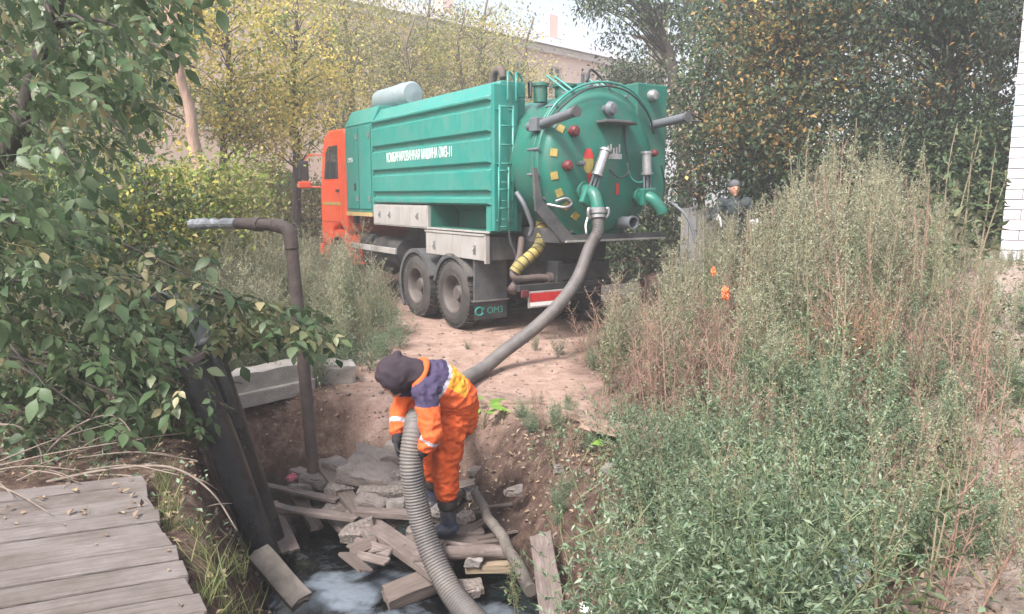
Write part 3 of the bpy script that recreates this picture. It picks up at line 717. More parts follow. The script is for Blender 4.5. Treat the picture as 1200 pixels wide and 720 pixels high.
    # oval emblem on the lid
    for (m_, z0, z1) in ((M['red'], 0.03, 0.165), (M['yellow'], -0.17, 0.028)):
        vs = []; n = 20; e = MB(); c0 = (-0.36, 2.52)
        pts = [(0.085 * math.cos(R_(q)), 0.17 * math.sin(R_(q))) for q in range(0, 360, 18)]
        pts = [(x, min(max(z, z0), z1)) for x, z in pts]
        f1 = []
        for (x, z) in pts:
            X, Z = c0[0] + x, c0[1] + z; r = math.hypot(X, Z - 2.5)
            vs.append(lidpt(r, math.degrees(math.atan2(Z - 2.5, X)), 0.006))
        e.add(vs, [tuple(range(len(vs)))]); e.build('emblem', m_, lid)
    # lamps and small fittings on the lid
    for (x, z, m_, s) in ((-0.62, 2.90, M['redlamp'], 0.075), (-0.72, 2.45, M['redlamp'], 0.07), (-0.52, 2.48, M['tubegrey'], 0.035), (0.86, 2.66, M['redlamp'], 0.05)):
        r = math.hypot(x, z - 2.5); p = lidpt(min(r, 0.94), math.degrees(math.atan2(z - 2.5, x)))
        l = MB(); l.lathe([(0.0, -0.15), (s * 0.7, -0.145), (s, -0.11), (s, -0.05), (s * 0.6, -0.04), (s * 0.6, 0.05)], p, 'y', 16); l.build('lamp', m_, lid, auto=40)
    # vent head and bracket near the top
    p = lidpt(0.72, 93)
    l = MB(); l.lathe([(0.0, -0.2), (0.07, -0.19), (0.10, -0.12), (0.06, -0.05), (0.06, 0.08)], p, 'y', 16); l.build('vent', M['tubegrey'], lid, auto=40)
    l = MB(); l.prism([(-0.26, -2.5), (-0.20, -2.12), (0.36, -2.12), (0.42, -2.36), (0.2, -2.5)], 3.02, 3.06, 'z'); l.build('vent_bracket', M['fender'], lid, bevel=0.01)
    l = MB(); l.prism([(-0.26, 3.06), (-0.2, 3.2), (-0.05, 3.1), (0.36, 3.08), (0.36, 3.062)], -2.14, -2.10, 'y'); l.build('vent_bracket', M['fender'], lid)
    # two rear arms
    for (x, z, dx, dz) in ((-0.95, 3.0, 0.0, 0.09), (0.97, 3.07, 0.02, 0.06)):
        a = MB(); a.tube([(x, -1.7, z - 0.02), (x, -2.05, z), (x + dx, -2.72, z + dz)], 0.062, 14); aa = a.build('strut', M['tubegrey'], t, auto=40)
        c = MB(); c.tube([(x + dx, -2.715, z + dz), (x + dx, -2.76, z + dz)], 0.072, 14); c.build('strut_cap', M['fender'], aa, auto=40)
        c = MB(); c.box(x - 0.10, x + 0.10, -2.02, -1.84, z - 0.10, z + 0.08); c.build('strut_clevis', M['tubegrey'], aa, bevel=0.01)
    # cables
    def cable(pts, r=0.014, m_='cable', nm='cable'):
        c = MB(); c.tube(spline(pts, 8), r, 8); return c.build(nm, M[m_], t, smooth=True)
    cable([(-1.0, -2.1, 2.98), (-0.8, -2.16, 3.28), (-0.45, -2.2, 3.5), (0.0, -2.22, 3.58), (0.45, -2.2, 3.5), (0.8, -2.16, 3.25), (0.96, -2.1, 3.0)], 0.016, 'green')
    cable([(-0.98, -2.12, 2.96), (-0.75, -2.2, 3.22), (-0.42, -2.24, 3.44), (0.0, -2.26, 3.52), (0.42, -2.24, 3.44), (0.78, -2.2, 3.18), (0.95, -2.12, 2.95)], 0.013)
    cable([(0.95, -2.1, 3.02), (1.2, -2.35, 3.12), (1.5, -2.55, 3.12), (1.0, -2.7, 3.2)], 0.014)
    cable([(0.28, -2.25, 3.0), (0.26, -2.3, 2.75), (0.3, -2.33, 2.5), (0.26, -2.36, 2.36), (0.05, -2.42, 2.3), (-0.1, -2.4, 2.4)], 0.012)
    cable([(0.3, -2.3, 2.5), (0.36, -2.33, 2.3), (0.5, -2.36, 2.24), (0.66, -2.4, 2.34)], 0.011, 'green')
    cable([(-0.36, -2.3, 2.3), (-0.3, -2.32, 2.2), (-0.26, -2.34, 2.3), (-0.28, -2.3, 2.5)], 0.011)
    cable([(0.55, -2.4, 2.1), (0.5, -2.5, 1.8), (0.72, -2.45, 1.6), (0.85, -2.4, 1.75)], 0.012)
    cable([(0.85, -2.4, 2.5), (0.98, -2.35, 2.2), (0.96, -2.3, 1.9), (0.86, -2.3, 1.75)], 0.014)
    cable([(-0.2, -2.0, 3.6), (-0.05, -1.9, 3.78), (0.12, -1.9, 3.7), (0.2, -2.0, 3.56)], 0.02)
    cable([(-0.78, -1.5, 3.4), (-0.75, -1.45, 3.6), (-0.68, -1.3, 3.62), (-0.6, -1.2, 3.45)], 0.018)
    # gate valves with pneumatic cylinders
    for (x0, z0, x1, z1, nm) in ((-0.40, 2.16, -0.20, 2.64, 0), (0.58, 2.18, 0.55, 2.64, 1)):
        a, b_ = Vector((x0, -2.42, z0)), Vector((x1, -2.42, z1)); d = (b_ - a).normalized()
        v = MB(); v.tube([a + d * 0.2, b_], 0.068, 16); v.tube([b_, b_ + d * 0.03], 0.085, 16); v.tube([a + d * 0.17, a + d * 0.2], 0.085, 16)
        g_ = v.build('air_cylinder', M['steel'], t, auto=40)
        sd = d.cross(Vector((0, 1, 0)))
        f = MB()
        for s in (-1, 1): f.tube([a - d * 0.05 + sd * s * 0.06, a + d * 0.2 + sd * s * 0.06], 0.014, 6)
        f.tube([a - d * 0.1, a + d * 0.2], 0.018, 8)
        f.build('valve_yoke', M['tubegrey'], g_)
        f = MB(); Mx = Matrix.Translation(a - d * 0.14) @ Matrix(((sd.x, 0, d.x), (sd.y, 1, d.y), (sd.z, 0, d.z))).to_4x4()
        f.box(-0.13, 0.13, -0.045, 0.045, -0.12, 0.12, M=Mx); f.build('valve_body', M['green_dark'], g_, bevel=0.02)
    b = MB()
    for k in range(5): b.tube([(-0.1 + k * 0.05, -2.36, 2.62 + 0.02 * math.sin(k * 2)), (-0.1 + k * 0.05, -2.36, 2.72 + 0.03 * math.sin(k * 2))], 0.016, 6)
    b.box(-0.12, 0.12, -2.39, -2.33, 2.55, 2.62); b.build('air_valve_block', M['steel'], t)
    # outlets: stub, elbow, coupling
    def outlet(x, z, dx):
        b = MB(); b.tube(spline([(x, -2.2, z + 0.02), (x, -2.36, z + 0.02), (x + dx * 0.2, -2.50, z - 0.03), (x + dx * 0.5, -2.57, z - 0.16), (x + dx * 0.6, -2.58, z - 0.22)], 6), 0.085, 18); e = b.build('outlet_elbow', M['green_dark'], t, smooth=True)
        b = MB(); b.tube([(x, -2.3, z + 0.02), (x, -2.34, z + 0.02)], 0.125, 20); b.build('outlet_flange', M['green_dark'], e, auto=40)
        return Vector((x + dx * 0.6, -2.58, z - 0.22))
    o1 = outlet(-0.45, 2.10, 0.0); outlet(0.56, 2.03, 0.28)
    b = MB(); b.tube([o1 + Vector((0, 0, 0.02)), o1 - Vector((0, 0.005, 0.05))], 0.118, 20); b.tube([o1 - Vector((0, 0.005, 0.07)), o1 - Vector((0, 0.01, 0.11))], 0.105, 20)
    cp = b.build('hose_coupling', M['steel'], t, auto=40)
    for s in (-1, 1):
        b = MB(); b.tube(spline([o1 + Vector((s * 0.12, 0, -0.02)), o1 + Vector((s * 0.165, -0.02, 0.01)), o1 + Vector((s * 0.17, -0.02, -0.07)), o1 + Vector((s * 0.13, -0.01, -0.12))], 4), 0.022, 8); b.build('coupling_lever', M['steel'], cp, smooth=True)
    b = MB(); b.tube(spline([o1 + Vector((-0.15, 0, -0.08)), o1 + Vector((-0.2, -0.01, -0.2)), o1 + Vector((-0.18, 0, -0.32))], 4), 0.014, 8); b.build('coupling_strap', M['white'], cp, smooth=True)
    b = MB(); b.lathe([(0.085, -1.9), (0.085, -2.38), (0.1, -2.385), (0.1, -2.42), (0.078, -2.42), (0.076, -2.2)], (0.34, 0, 1.68), 'y', 24); b.build('drain_stub', M['tubegrey'], t, auto=40)
    cable([(-0.9, -2.0, 1.95), (-0.72, -2.22, 1.9), (-0.6, -2.22, 1.95), (-0.68, -2.2, 2.02), (-0.82, -2.15, 1.98)], 0.02, 'steel', 'drain_loop')
    # red ticks on the lid
    for (x, z) in ((0.16, 2.15), (-0.34, 2.28)):
        r = math.hypot(x, z - 2.5); a = math.degrees(math.atan2(z - 2.5, x)); p = lidpt(r, a)
        b = MB(); b.box(p.x - 0.025, p.x + 0.025, p.y - 0.012, p.y + 0.02, p.z - 0.08, p.z + 0.08); b.build('red_marker', M['red'], lid)
    # grey skirt plates below the flange
    b = MB(); b.prism([(-1.15, 2.42), (-1.09, 2.42), (-1.0, 2.0), (-0.5, 1.52), (1.22, 1.52), (1.22, 1.42), (-0.66, 1.42), (-1.1, 1.85)], -2.10, -2.06, 'y'); b.build('rear_skirt', M['fender'], t, bevel=0.004)
    b = MB(); b.box(-0.62, 1.24, -2.14, -2.102, 1.42, 1.445); b.build('skirt_edge', M['alu'], t)
    b = MB(); b.box(-0.6, 0.6, -1.95, 3.0, 1.40, 1.60); b.build('tank_saddle', M['fender'], t)
    # right equipment box, longer than the left one
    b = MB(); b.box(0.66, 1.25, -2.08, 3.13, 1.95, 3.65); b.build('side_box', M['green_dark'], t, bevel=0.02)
    b = MB(); b.lathe([(0.0, -2.2), (0.06, -2.19), (0.085, -2.14), (0.085, -2.085)], (0.92, 0, 3.48), 'y', 16); b.build('work_lamp', M['steel'], t, auto=40)
    # clutter on top of the tank
    for (x, y, z, r, h) in ((-0.55, -1.4, 3.36, 0.10, 0.22), (-0.2, -1.5, 3.44, 0.14, 0.14), (0.25, -1.3, 3.44, 0.11, 0.2)):
        b = MB(); b.lathe([(r, 0), (r, h), (r * 1.25, h), (r * 1.25, h + 0.04), (0, h + 0.07)], (x, y, z), 'z', 18); b.build('tank_hatch', M['green_dark'], t, auto=40)
    for x in (-0.42, -0.28, 0.36, 0.5):
        b = MB(); b.tube([(x, -1.98, 3.40), (x - 0.10, -1.5, 3.72)], 0.016, 6); b.build('hatch_stay', M['green'], t)
    b = MB(); b.tube(spline([(-0.6, -0.2, 3.4), (-0.6, -0.2, 3.8), (-0.6, -0.3, 3.93), (-0.6, -0.45, 3.92), (-0.6, -0.5, 3.8)], 6), 0.06, 12); b.build('breather', M['rust'], t, smooth=True)
    # piping at the left rear
    cable([(-1.02, -1.5, 2.1), (-0.98, -1.62, 1.95), (-0.92, -1.66, 1.78), (-0.86, -1.66, 1.62), (-0.86, -1.6, 1.5)], 0.035, 'tubegrey', 'pump_pipe')
    cable([(-1.0, -1.28, 1.55), (-1.0, -1.32, 1.4), (-0.95, -1.36, 1.25), (-0.92, -1.36, 1.1)], 0.022, 'cable')
    cable([(-0.80, -1.3, 1.45), (-0.92, -1.42, 1.18), (-1.08, -1.5, 0.98), (-1.02, -1.55, 0.90), (-0.7, -1.6, 0.9), (-0.55, -1.62, 0.88)], 0.05, 'rust', 'drain_pipe')
    b = MB(); b.tube([(-0.56, -1.60, 0.88), (-0.49, -1.61, 0.87)], 0.085, 14); b.tube([(-0.52, -1.6, 0.88), (-0.1, -1.6, 0.9)], 0.018, 6); b.build('drain_valve', M['rust'], t, auto=40)
    b = MB(); b.tube([(-0.85, -1.35, 1.0), (-1.0, -1.45, 0.82), (-1.1, -1.5, 0.72)], [0.05, 0.055, 0.075], 12); b.build('exhaust_tip', M['rust'], t, smooth=True)
    # yellow and black spiral hose
    pts = spline([(-1.06, -1.5, 0.98), (-0.98, -1.52, 1.08), (-0.80, -1.52, 1.20), (-0.64, -1.5, 1.32), (-0.52, -1.42, 1.5), (-0.46, -1.3, 1.7)], 14)
    b = MB()
    for i in range(len(pts) - 1): b.tube([pts[i], pts[i + 1]], 0.085 if (i % 7) else 0.092, 12, 1 if (i % 7) < 1 else 0, caps=False)
    b.build('spiral_hose', [M['yellow'], M['black']], t, smooth=True)
    # rear rail with red and white board
    b = MB(); b.box(-1.15, 1.15, -1.78, -1.70, 0.74, 0.83); b.build('rear_bumper', M['black'], t, bevel=0.008)
    b = MB(); b.box(-1.02, -0.28, -1.80, -1.785, 0.50, 0.735); bd = b.build('rear_board', M['alu'], t, bevel=0.006)
    b = MB(); b.box(-0.99, -0.31, -1.806, -1.802, 0.585, 0.71); b.build('red_band', M['red'], bd)
    b = MB(); b.box(-0.99, -0.31, -1.806, -1.802, 0.525, 0.58); b.build('white_band', M['white'], bd)
    b = MB(); b.box(0.3, 1.04, -1.80, -1.785, 0.50, 0.735); b.build('rear_board', M['alu'], t, bevel=0.006)
    for sx in (-1, 1):
        b = MB(); b.box(sx * 1.08 - 0.06, sx * 1.08 + 0.06, -1.83, -1.79, 0.66, 0.76); b.build('tail_lamp', M['redlamp'], t, bevel=0.01)
    # right rear hanging pipe
    cable([(1.28, -2.2, 1.95), (1.34, -2.4, 1.8), (1.4, -2.5, 1.6), (1.45, -2.55, 1.35)], 0.024, 'tubegrey', 'wash_lance')

    # cab
    prof = [(4.62, 1.30), (4.62, 3.33), (4.70, 3.42), (5.55, 3.44), (5.82, 3.34), (5.98, 3.10), (6.14, 2.35), (6.20, 2.1), (6.22, 1.0), (5.66, 1.0), (5.60, 1.18), (5.42, 1.38), (5.05, 1.46), (4.74, 1.38)]
    b = MB(); b.prism(prof, -1.21, 1.21, 'x'); cab = b.build('cab', M['orange'], t, bevel=0.045)
    for sx in (-1, 1):
        d = MB(); d.prism([(4.90, 1.50), (4.90, 3.22), (5.60, 3.22), (5.84, 3.02), (6.02, 2.38), (6.05, 1.5)], sx * 1.212 - 0.012, sx * 1.212 + 0.012, 'x'); dr = d.build('door', M['orange'], cab, bevel=0.008)
        w = MB(); w.prism([(5.00, 2.42), (5.00, 3.10), (5.52, 3.10), (5.70, 2.98), (5.86, 2.42)], sx * 1.222 - 0.012, sx * 1.222 + 0.012, 'x'); w.build('window', M['glass'], dr)
        w = MB(); w.box(sx * 1.228 - 0.012, sx * 1.228 + 0.012, 5.42, 5.46, 2.42, 3.10); w.build('window_post', M['black'], dr)
        w = MB(); w.box(sx * 1.24 - 0.02, sx * 1.24 + 0.02, 4.96, 5.10, 2.14, 2.19); w.build('handle', M['black'], dr, bevel=0.005)
        w = MB(); w.box(sx * 1.225 - 0.006, sx * 1.225 + 0.006, 4.9, 6.0, 1.86, 1.92); w.build('stripe', M['yellow'], dr)
        fe = MB(); n = 12
        for i in range(n):
            a, c = [R_(8 + 164 * q / n) for q in (i, i + 1)]
            ps = [(sx * x, 5.05 + r * math.cos(h), 0.55 + r * math.sin(h)) for h in (a, c) for r in (0.66, 0.80) for x in (0.9, 1.26)]
            fe.add(ps, [(0, 1, 3, 2), (4, 6, 7, 5), (0, 4, 5, 1), (2, 3, 7, 6), (0, 2, 6, 4), (1, 5, 7, 3)])
        fe.build('front_fender', M['orange'], cab)
        mr = MB(); mr.tube(spline([(sx * 1.2, 6.0, 2.95), (sx * 1.45, 6.25, 2.92), (sx * 1.55, 6.3, 2.6), (sx * 1.45, 6.25, 2.28), (sx * 1.2, 6.1, 2.25)], 6), 0.016, 8); arm = mr.build('mirror_arm', M['orange'], cab, smooth=True)
        mr = MB(); mr.box(sx * 1.55 - 0.11, sx * 1.55 + 0.11, 6.24, 6.31, 2.40, 2.82); mr.build('mirror', M['black'], arm, bevel=0.02)
        mr = MB(); mr.box(sx * 1.55 - 0.14, sx * 1.55 + 0.14, 6.2, 6.33, 2.22, 2.37); mr.build('mirror', M['orange'], arm, bevel=0.03)
        mr = MB(); mr.box(sx * 1.0 - 0.16, sx * 1.0 + 0.16, 6.225, 6.26, 1.15, 1.35); mr.build('headlight', M['glass'], cab, bevel=0.02)
        mr = MB(); mr.box(sx * 1.13 - 0.1, sx * 1.13 + 0.1, 5.72, 6.1, 0.62, 0.66); mr.build('step', M['black'], cab)
    ws = MB(); ws.add([(-1.08, 6.005, 3.06), (1.08, 6.005, 3.06), (1.08, 6.15, 2.40), (-1.08, 6.15, 2.40), (-1.08, 5.98, 3.05), (1.08, 5.98, 3.05), (1.08, 6.12, 2.39), (-1.08, 6.12, 2.39)], [(0, 1, 2, 3), (4, 7, 6, 5), (0, 4, 5, 1), (2, 6, 7, 3), (1, 5, 6, 2), (0, 3, 7, 4)]); ws.build('windscreen', M['glass'], cab)
    gr = MB(); gr.box(-0.75, 0.75, 6.222, 6.25, 1.5, 1.95); gr.build('grille', M['black'], cab, bevel=0.01)
    gr = MB(); gr.box(-1.22, 1.22, 6.2, 6.38, 0.72, 0.99); gr.build('bumper', M['orange'], cab, bevel=0.03)
    gr = MB(); gr.tube(spline([(-1.0, 4.59, 1.5), (-1.0, 4.59, 3.0), (-1.0, 4.59, 3.3)], 4), 0.06, 10); gr.build('intake_pipe', M['black'], cab)
    return TM @ (o1 - Vector((0, 0.01, 0.10)))
HOSE_START = build_truck()

# ------------------------------------------------------------------ suction hose
def ribbed_hose(name, pts, r, pitch, label, cat):
    path = spline(pts, 24)
    # resample evenly
    cum = [0.0]
    for a, b in zip(path, path[1:]): cum.append(cum[-1] + (b - a).length)
    n = int(cum[-1] / (pitch / 4)); out, rs, j = [], [], 0
    for i in range(n + 1):
        s = cum[-1] * i / n
        while j < len(cum) - 2 and cum[j + 1] < s: j += 1
        t = (s - cum[j]) / max(1e-9, cum[j + 1] - cum[j]); out.append(path[j].lerp(path[j + 1], t))
        rs.append(r + (0.0035, 0.001, -0.005, 0.001)[i % 4])
    mb = MB(); mb.tube(out, rs, 20)
    return tag(mb.build(name, M['hose'], smooth=True), label, cat)
hs = HOSE_START
HOSE = [hs, hs + Vector((0.0, -0.03, -0.2)), aty(691, 290, 9.85), aty(676, 328, 9.6), aty(654, 358, 9.2), aty(625, 386, 8.95), aty(592, 411, 8.7), Vector((-0.32, 8.35, 0.095)), Vector((-0.52, 7.75, 0.09)), Vector((-0.58, 7.2, 0.10)), Vector((-0.60, 6.5, 0.20)), Vector((-0.63, 5.7, 0.38)), Vector((-0.665, 5.18, 0.50)), aty(487, 500, 4.93), aty(482, 540, 4.84), aty(487, 580, 4.82), aty(496, 620, 4.78), aty(511, 660, 4.68), aty(531, 697, 4.55), aty(552, 722, 4.42), aty(580, 748, 4.25), aty(600, 770, 4.1)]
ribbed_hose('suction_hose', HOSE, 0.079, 0.021, 'thick ribbed grey suction hose running from the tank through the worker\'s hands', 'hose')

# ------------------------------------------------------------------ pipes at the left
def pipe_obj(name, pts, r, m, label, n=16, sm=6, ends=None, cat='pipe'):
    mb = MB(); mb.tube(spline(pts, sm), r, n)
    o = mb.build(name, m, auto=50); return tag(o, label, cat)
rp = empty('rusty_pipe', (-1.72, 6.2, -0.7), 0, 'thin brown rusty standpipe with an elbow and foil wrapped end', 'pipe')
def rel(root, pts): return [Vector(p) - Vector(root.location) for p in pts]
b_, t_ = aty(367, 552, 6.2), aty(342, 292, 6.2)
mb = MB(); mb.tube(rel(rp, [b_ + (b_ - t_) * 0.15, b_, b_.lerp(t_, .5) + Vector((0.006, 0, 0)), t_]), 0.052, 16); mb.build('upright', M['rust'], rp, auto=50)
e1 = aty(322, 264, 6.28)
mb = MB(); mb.tube(rel(rp, spline([t_, aty(340.5, 280, 6.2), aty(336, 269, 6.22), e1], 6)), 0.058, 16); mb.build('elbow', M['rust'], rp, smooth=True)
e2, e3 = aty(278, 262, 6.6), aty(225, 263, 7.1)
mb = MB(); mb.tube(rel(rp, [e1, e1.lerp(e2, .5), e2]), 0.050, 16); mb.build('arm', M['rust'], rp, auto=50)
mb = MB(); mb.tube(rel(rp, [e1.lerp(e2, .35), e1.lerp(e2, .5)]), 0.062, 16); mb.build('collar', M['rust'], rp, auto=50)
fo = [e2.lerp(e3, k / 14) for k in range(15)]
rr = random.Random(3)
mb = MB(); mb.tube(rel(rp, fo), [0.048 + rr.uniform(-.012, .012) for _ in fo], 12); mb.build('foil_wrap', M['foil'], rp)
e4 = aty(60, 262, 9.0)

A0, A1 = aty(222, 424, 4.95), aty(296, 612, 5.05)
bp = empty('black_pipe', A1, 0, 'fat black pipe with an open top leaning into the pit under the maple leaves', 'pipe')
mb = MB(); mb.tube(rel(bp, [A0, A0.lerp(A1, .5) + Vector((0.01, 0, 0.01)), A1, A1 + (A1 - A0) * 0.25]), 0.105, 24, caps=False); mb.build('pipe_wall', M['blackpipe'], bp, smooth=True)
d_ = (A0 - A1).normalized()
mb = MB(); mb.tube(rel(bp, [A0, A0 + d_ * 0.03]), 0.112, 24); mb.build('rim', M['rust'], bp, auto=40)
B0, B1 = aty(243, 402, 5.35), aty(322, 640, 5.35)
bp2 = empty('black_pipe', B1, 0, 'black pipe with a narrow grey elbow on its top leaning into the pit', 'pipe')
mb = MB(); mb.tube(rel(bp2, [B0, B0.lerp(B1, .5), B1, B1 + (B1 - B0) * 0.15]), 0.092, 24); mb.build('pipe_wall', M['blackpipe'], bp2, auto=50)
path = spline([aty(175, 352, 5.6), aty(205, 350, 5.45), aty(218, 358, 5.38), aty(228, 374, 5.35), aty(238, 394, 5.35), B0 + (B1 - B0) * 0.02], 10)
mb = MB(); mb.tube(rel(bp2, path), [0.062 + (0.008 if 26 < i < 31 or 42 < i < 46 else 0) for i in range(len(path))], 16); mb.build('elbow', M['tubegrey'], bp2, smooth=True)

# ------------------------------------------------------------------ concrete kerb blocks
def rough_block(name, mats, size, seed, amp=0.02, cuts=6, chips=0.0):
    bm = bmesh.new(); bmesh.ops.create_cube(bm, size=1.0)
    bmesh.ops.scale(bm, vec=size, verts=bm.verts)
    bmesh.ops.subdivide_edges(bm, edges=bm.edges[:], cuts=cuts, use_grid_fill=True)
    o3 = Vector((seed * 3.1, seed * 1.7, seed))
    for v in bm.verts:
        n = mnoise.noise_vector(v.co * 5 + o3) * amp + mnoise.noise_vector(v.co * 14 + o3) * amp * 0.4
        edge = sum(1 for k in range(3) if abs(abs(v.co[k]) - size[k] / 2) < 1e-4)
        if edge >= 2 and chips: n -= v.co.normalized() * chips * max(0, mnoise.noise(v.co * 6 + o3) + 0.3)
        v.co += n
    me = bpy.data.meshes.new(name); bm.to_mesh(me); bm.free()
    o = link_mesh(name, me, mats); 
    me.polygons.foreach_set('use_smooth', np.ones(len(me.polygons), dtype=bool)); me.set_sharp_from_angle(angle=R_(38))
    return o
k0, k1 = atz(274, 482, -0.10), atz(366, 457, -0.06)
kb = rough_block('concrete_kerb', M['concrete'], ((k1 - k0).length, 0.24, 0.33), 2, 0.008, 10, 0.02)
d = k1 - k0; kb.location = k0.lerp(k1, .5) + Vector((-0.03, -0.06, 0.22)); kb.rotation_euler = (R_(4), 0, math.atan2(d.y, d.x))
lg = rough_block('ledge', M['concrete'], ((k1 - k0).length * .99, 0.29, 0.15), 9, 0.006, 8, 0.015); lg.parent = kb; lg.location = (0.0, -0.012, -0.10)
tag(kb, 'long pale concrete kerb block behind the rusty pipe', 'kerb block')
k2 = atz(407, 450, -0.02)
kb = rough_block('concrete_kerb', M['concrete'], (0.46, 0.26, 0.30), 5, 0.03, 8, 0.05); d = k2 - k1
kb.location = k1.lerp(k2, .55) + Vector((0.0, 0.14, 0.10)); kb.rotation_euler = (R_(6), R_(3), math.atan2(d.y, d.x))
tag(kb, 'short crumbling concrete block at the end of the long kerb', 'kerb block')

# ------------------------------------------------------------------ wooden deck
deck = empty('wooden_deck', (-1.9, 3.0, 0.40), R_(21), 'weathered grey board deck at the edge of the pit', 'deck')
rr = random.Random(11)
yy = -2.3; rz = 0
while yy < 1.22:
    w = rr.uniform(0.155, 0.205)
    # right end follows the slanted deck edge, in deck-local coordinates
    ex = 0.43 - 0.24 * (yy + w / 2) + rr.uniform(-0.018, 0.018)
    L = 3.2; bm = bmesh.new(); bmesh.ops.create_cube(bm, size=1.0); bmesh.ops.scale(bm, vec=(L, w - 0.010, 0.042), verts=bm.verts)
    bmesh.ops.subdivide_edges(bm, edges=[e for e in bm.edges if abs(e.verts[0].co.x - e.verts[1].co.x) > 0.1], cuts=14)
    sd = rr.uniform(0, 99)
    for v in bm.verts:
        v.co.z += 0.010 * mnoise.noise(Vector((v.co.x * 1.2 + sd, yy * 3, 0))) ; v.co.y += 0.004 * mnoise.noise(Vector((v.co.x * 4 + sd, v.co.y * 9, 3)))
        if v.co.x > L / 2 - 0.06: v.co.x += -0.24 * v.co.y
        if v.co.x > L / 2 - 0.06: v.co.x += 0.03 * mnoise.noise(Vector((v.co.y * 20, sd, 1)))
    me = bpy.data.meshes.new('board'); bm.to_mesh(me); bm.free()
    o = link_mesh('board', me, M['deckwood'], deck, bevel=0.005)
    o.location = (ex - L / 2, yy + w / 2, rr.uniform(-0.006, 0.006)); o.rotation_euler = (rr.uniform(-.012, .012), 0, rr.uniform(-.006, .006))
    yy += w
for x in (-0.1, -1.3, -2.4):
    mb = MB(); mb.box(x - 0.06, x + 0.06, -2.3, 1.1 if x < -0.5 else 0.3, -0.20, -0.036); mb.build('joist', M['plankdark'], deck)

# ------------------------------------------------------------------ debris in the pit
def plank(a, b, w, th, m, label, roll=0.0, cat='plank', seed=0, name='plank'):
    a, b = Vector(a), Vector(b); d = b - a; L = d.length
    bm = bmesh.new(); bmesh.ops.create_cube(bm, size=1.0); bmesh.ops.scale(bm, vec=(L, w, th), verts=bm.verts)
    bmesh.ops.subdivide_edges(bm, edges=bm.edges[:], cuts=4, use_grid_fill=True)
    for v in bm.verts:
        q = Vector((v.co.x * 3 + seed, v.co.y * 12, v.co.z * 12))
        v.co.y += 0.008 * mnoise.noise(q); v.co.z += 0.008 * mnoise.noise(q + Vector((9, 0, 0)))
        if abs(abs(v.co.x) - L / 2) < 1e-4: v.co.x += 0.025 * mnoise.noise(Vector((v.co.y * 25 + seed, v.co.z * 25, 2)))
    me = bpy.data.meshes.new(name); bm.to_mesh(me); bm.free()
    o = link_mesh(name, me, m, bevel=0.004)
    o.location = (a + b) / 2
    o.rotation_euler = (Matrix.Rotation(math.atan2(d.y, d.x), 3, 'Z') @ Matrix.Rotation(-math.atan2(d.z, math.hypot(d.x, d.y)), 3, 'Y') @ Matrix.Rotation(roll, 3, 'X')).to_euler()
    return tag(o, label, cat)
def log(a, b, r0, r1, m, label, seed=0, bend=0.02, name='log', cat='log', n=12):
    a, b = Vector(a), Vector(b); L = (b - a).length; k = max(6, int(L / 0.06)); mb = MB()
    pts = [a.lerp(b, i / k) + mnoise.noise_vector(Vector((i * 0.35, seed, 0))) * bend for i in range(k + 1)]
    mb.tube(pts, [(r0 + (r1 - r0) * i / k) * (1 + 0.12 * mnoise.noise(Vector((i * .8, seed, 4)))) for i in range(k + 1)], n)
    o = mb.build(name, m, auto=45); return tag(o, label, cat)
Z = -0.46
plank(atz(309, 569, Z + .04), atz(396, 586, Z + .08), 0.085, 0.026, M['plank'], 'narrow pale plank across the water beside the standpipe', seed=1)
plank(atz(339, 597, Z + .05), atz(419, 608, Z + .10), 0.09, 0.03, M['plank'], 'narrow pale plank lying across the ends of two other planks', seed=2)
plank(atz(314, 590, Z - .02), atz(340, 647, Z - .10), 0.15, 0.03, M['plank'], 'wide short board sloping into the water under the black pipes', seed=3)
plank(atz(322, 594, Z + .02), atz(342, 599, Z + .02), 0.07, 0.05, M['plank'], 'stub of pale plank beside the wide sloping board', seed=4)
plank(atz(392, 606, Z - .02), atz(436, 650, Z - .12), 0.13, 0.045, M['plank'], 'broad plank end dipping towards the black water', seed=5)
plank(atz(424, 608, Z + .06), atz(520, 676, Z - .02), 0.16, 0.055, M['plank'], 'long thick beam passing under the hose', seed=6)
plank(atz(374, 543, Z + .12), atz(424, 606, Z + .05), 0.13, 0.08, M['plankdark'], 'dark brown beam leaning over the plank heap', seed=7)
plank(atz(345, 552, Z + .02), atz(408, 575, Z + .06), 0.12, 0.06, M['plank'], 'grey plank tucked under the dark brown beam', seed=8)
plank(atz(418, 600, Z + .12), atz(520, 606, Z + .10), 0.10, 0.055, M['plank'], 'squared timber lying behind the hose', seed=9)
log(atz(484, 651, Z + .05), atz(598, 646, Z + .06), 0.052, 0.045, M['plank'], 'peeled round log under the worker\'s boots', 10, name='timber_log')
plank(atz(548, 662, Z - .06), atz(602, 660, Z - .02), 0.16, 0.06, M['plankyel'], 'split yellowish board under the peeled log', seed=11)
plank(atz(486, 628, Z + .02), atz(566, 622, Z + .0), 0.17, 0.05, M['plank'], 'flat board below the worker\'s boots', seed=12)
plank(atz(500, 645, Z - .02), atz(585, 632, Z - .02), 0.14, 0.05, M['plankdark'], 'dark wet board wedged behind the peeled log', seed=13)
plank(atz(345, 576, Z - .05), atz(372, 620, Z - .1), 0.1, 0.04, M['plankdark'], 'dark soaked board half under water between planks', seed=14)
plank(atz(452, 702, WZ + .05), atz(506, 680, WZ + .10), 0.16, 0.10, M['plankdark'], 'rotten dark chunk of timber floating beside the hose', .3, 'timber', 15, 'rotten_timber')
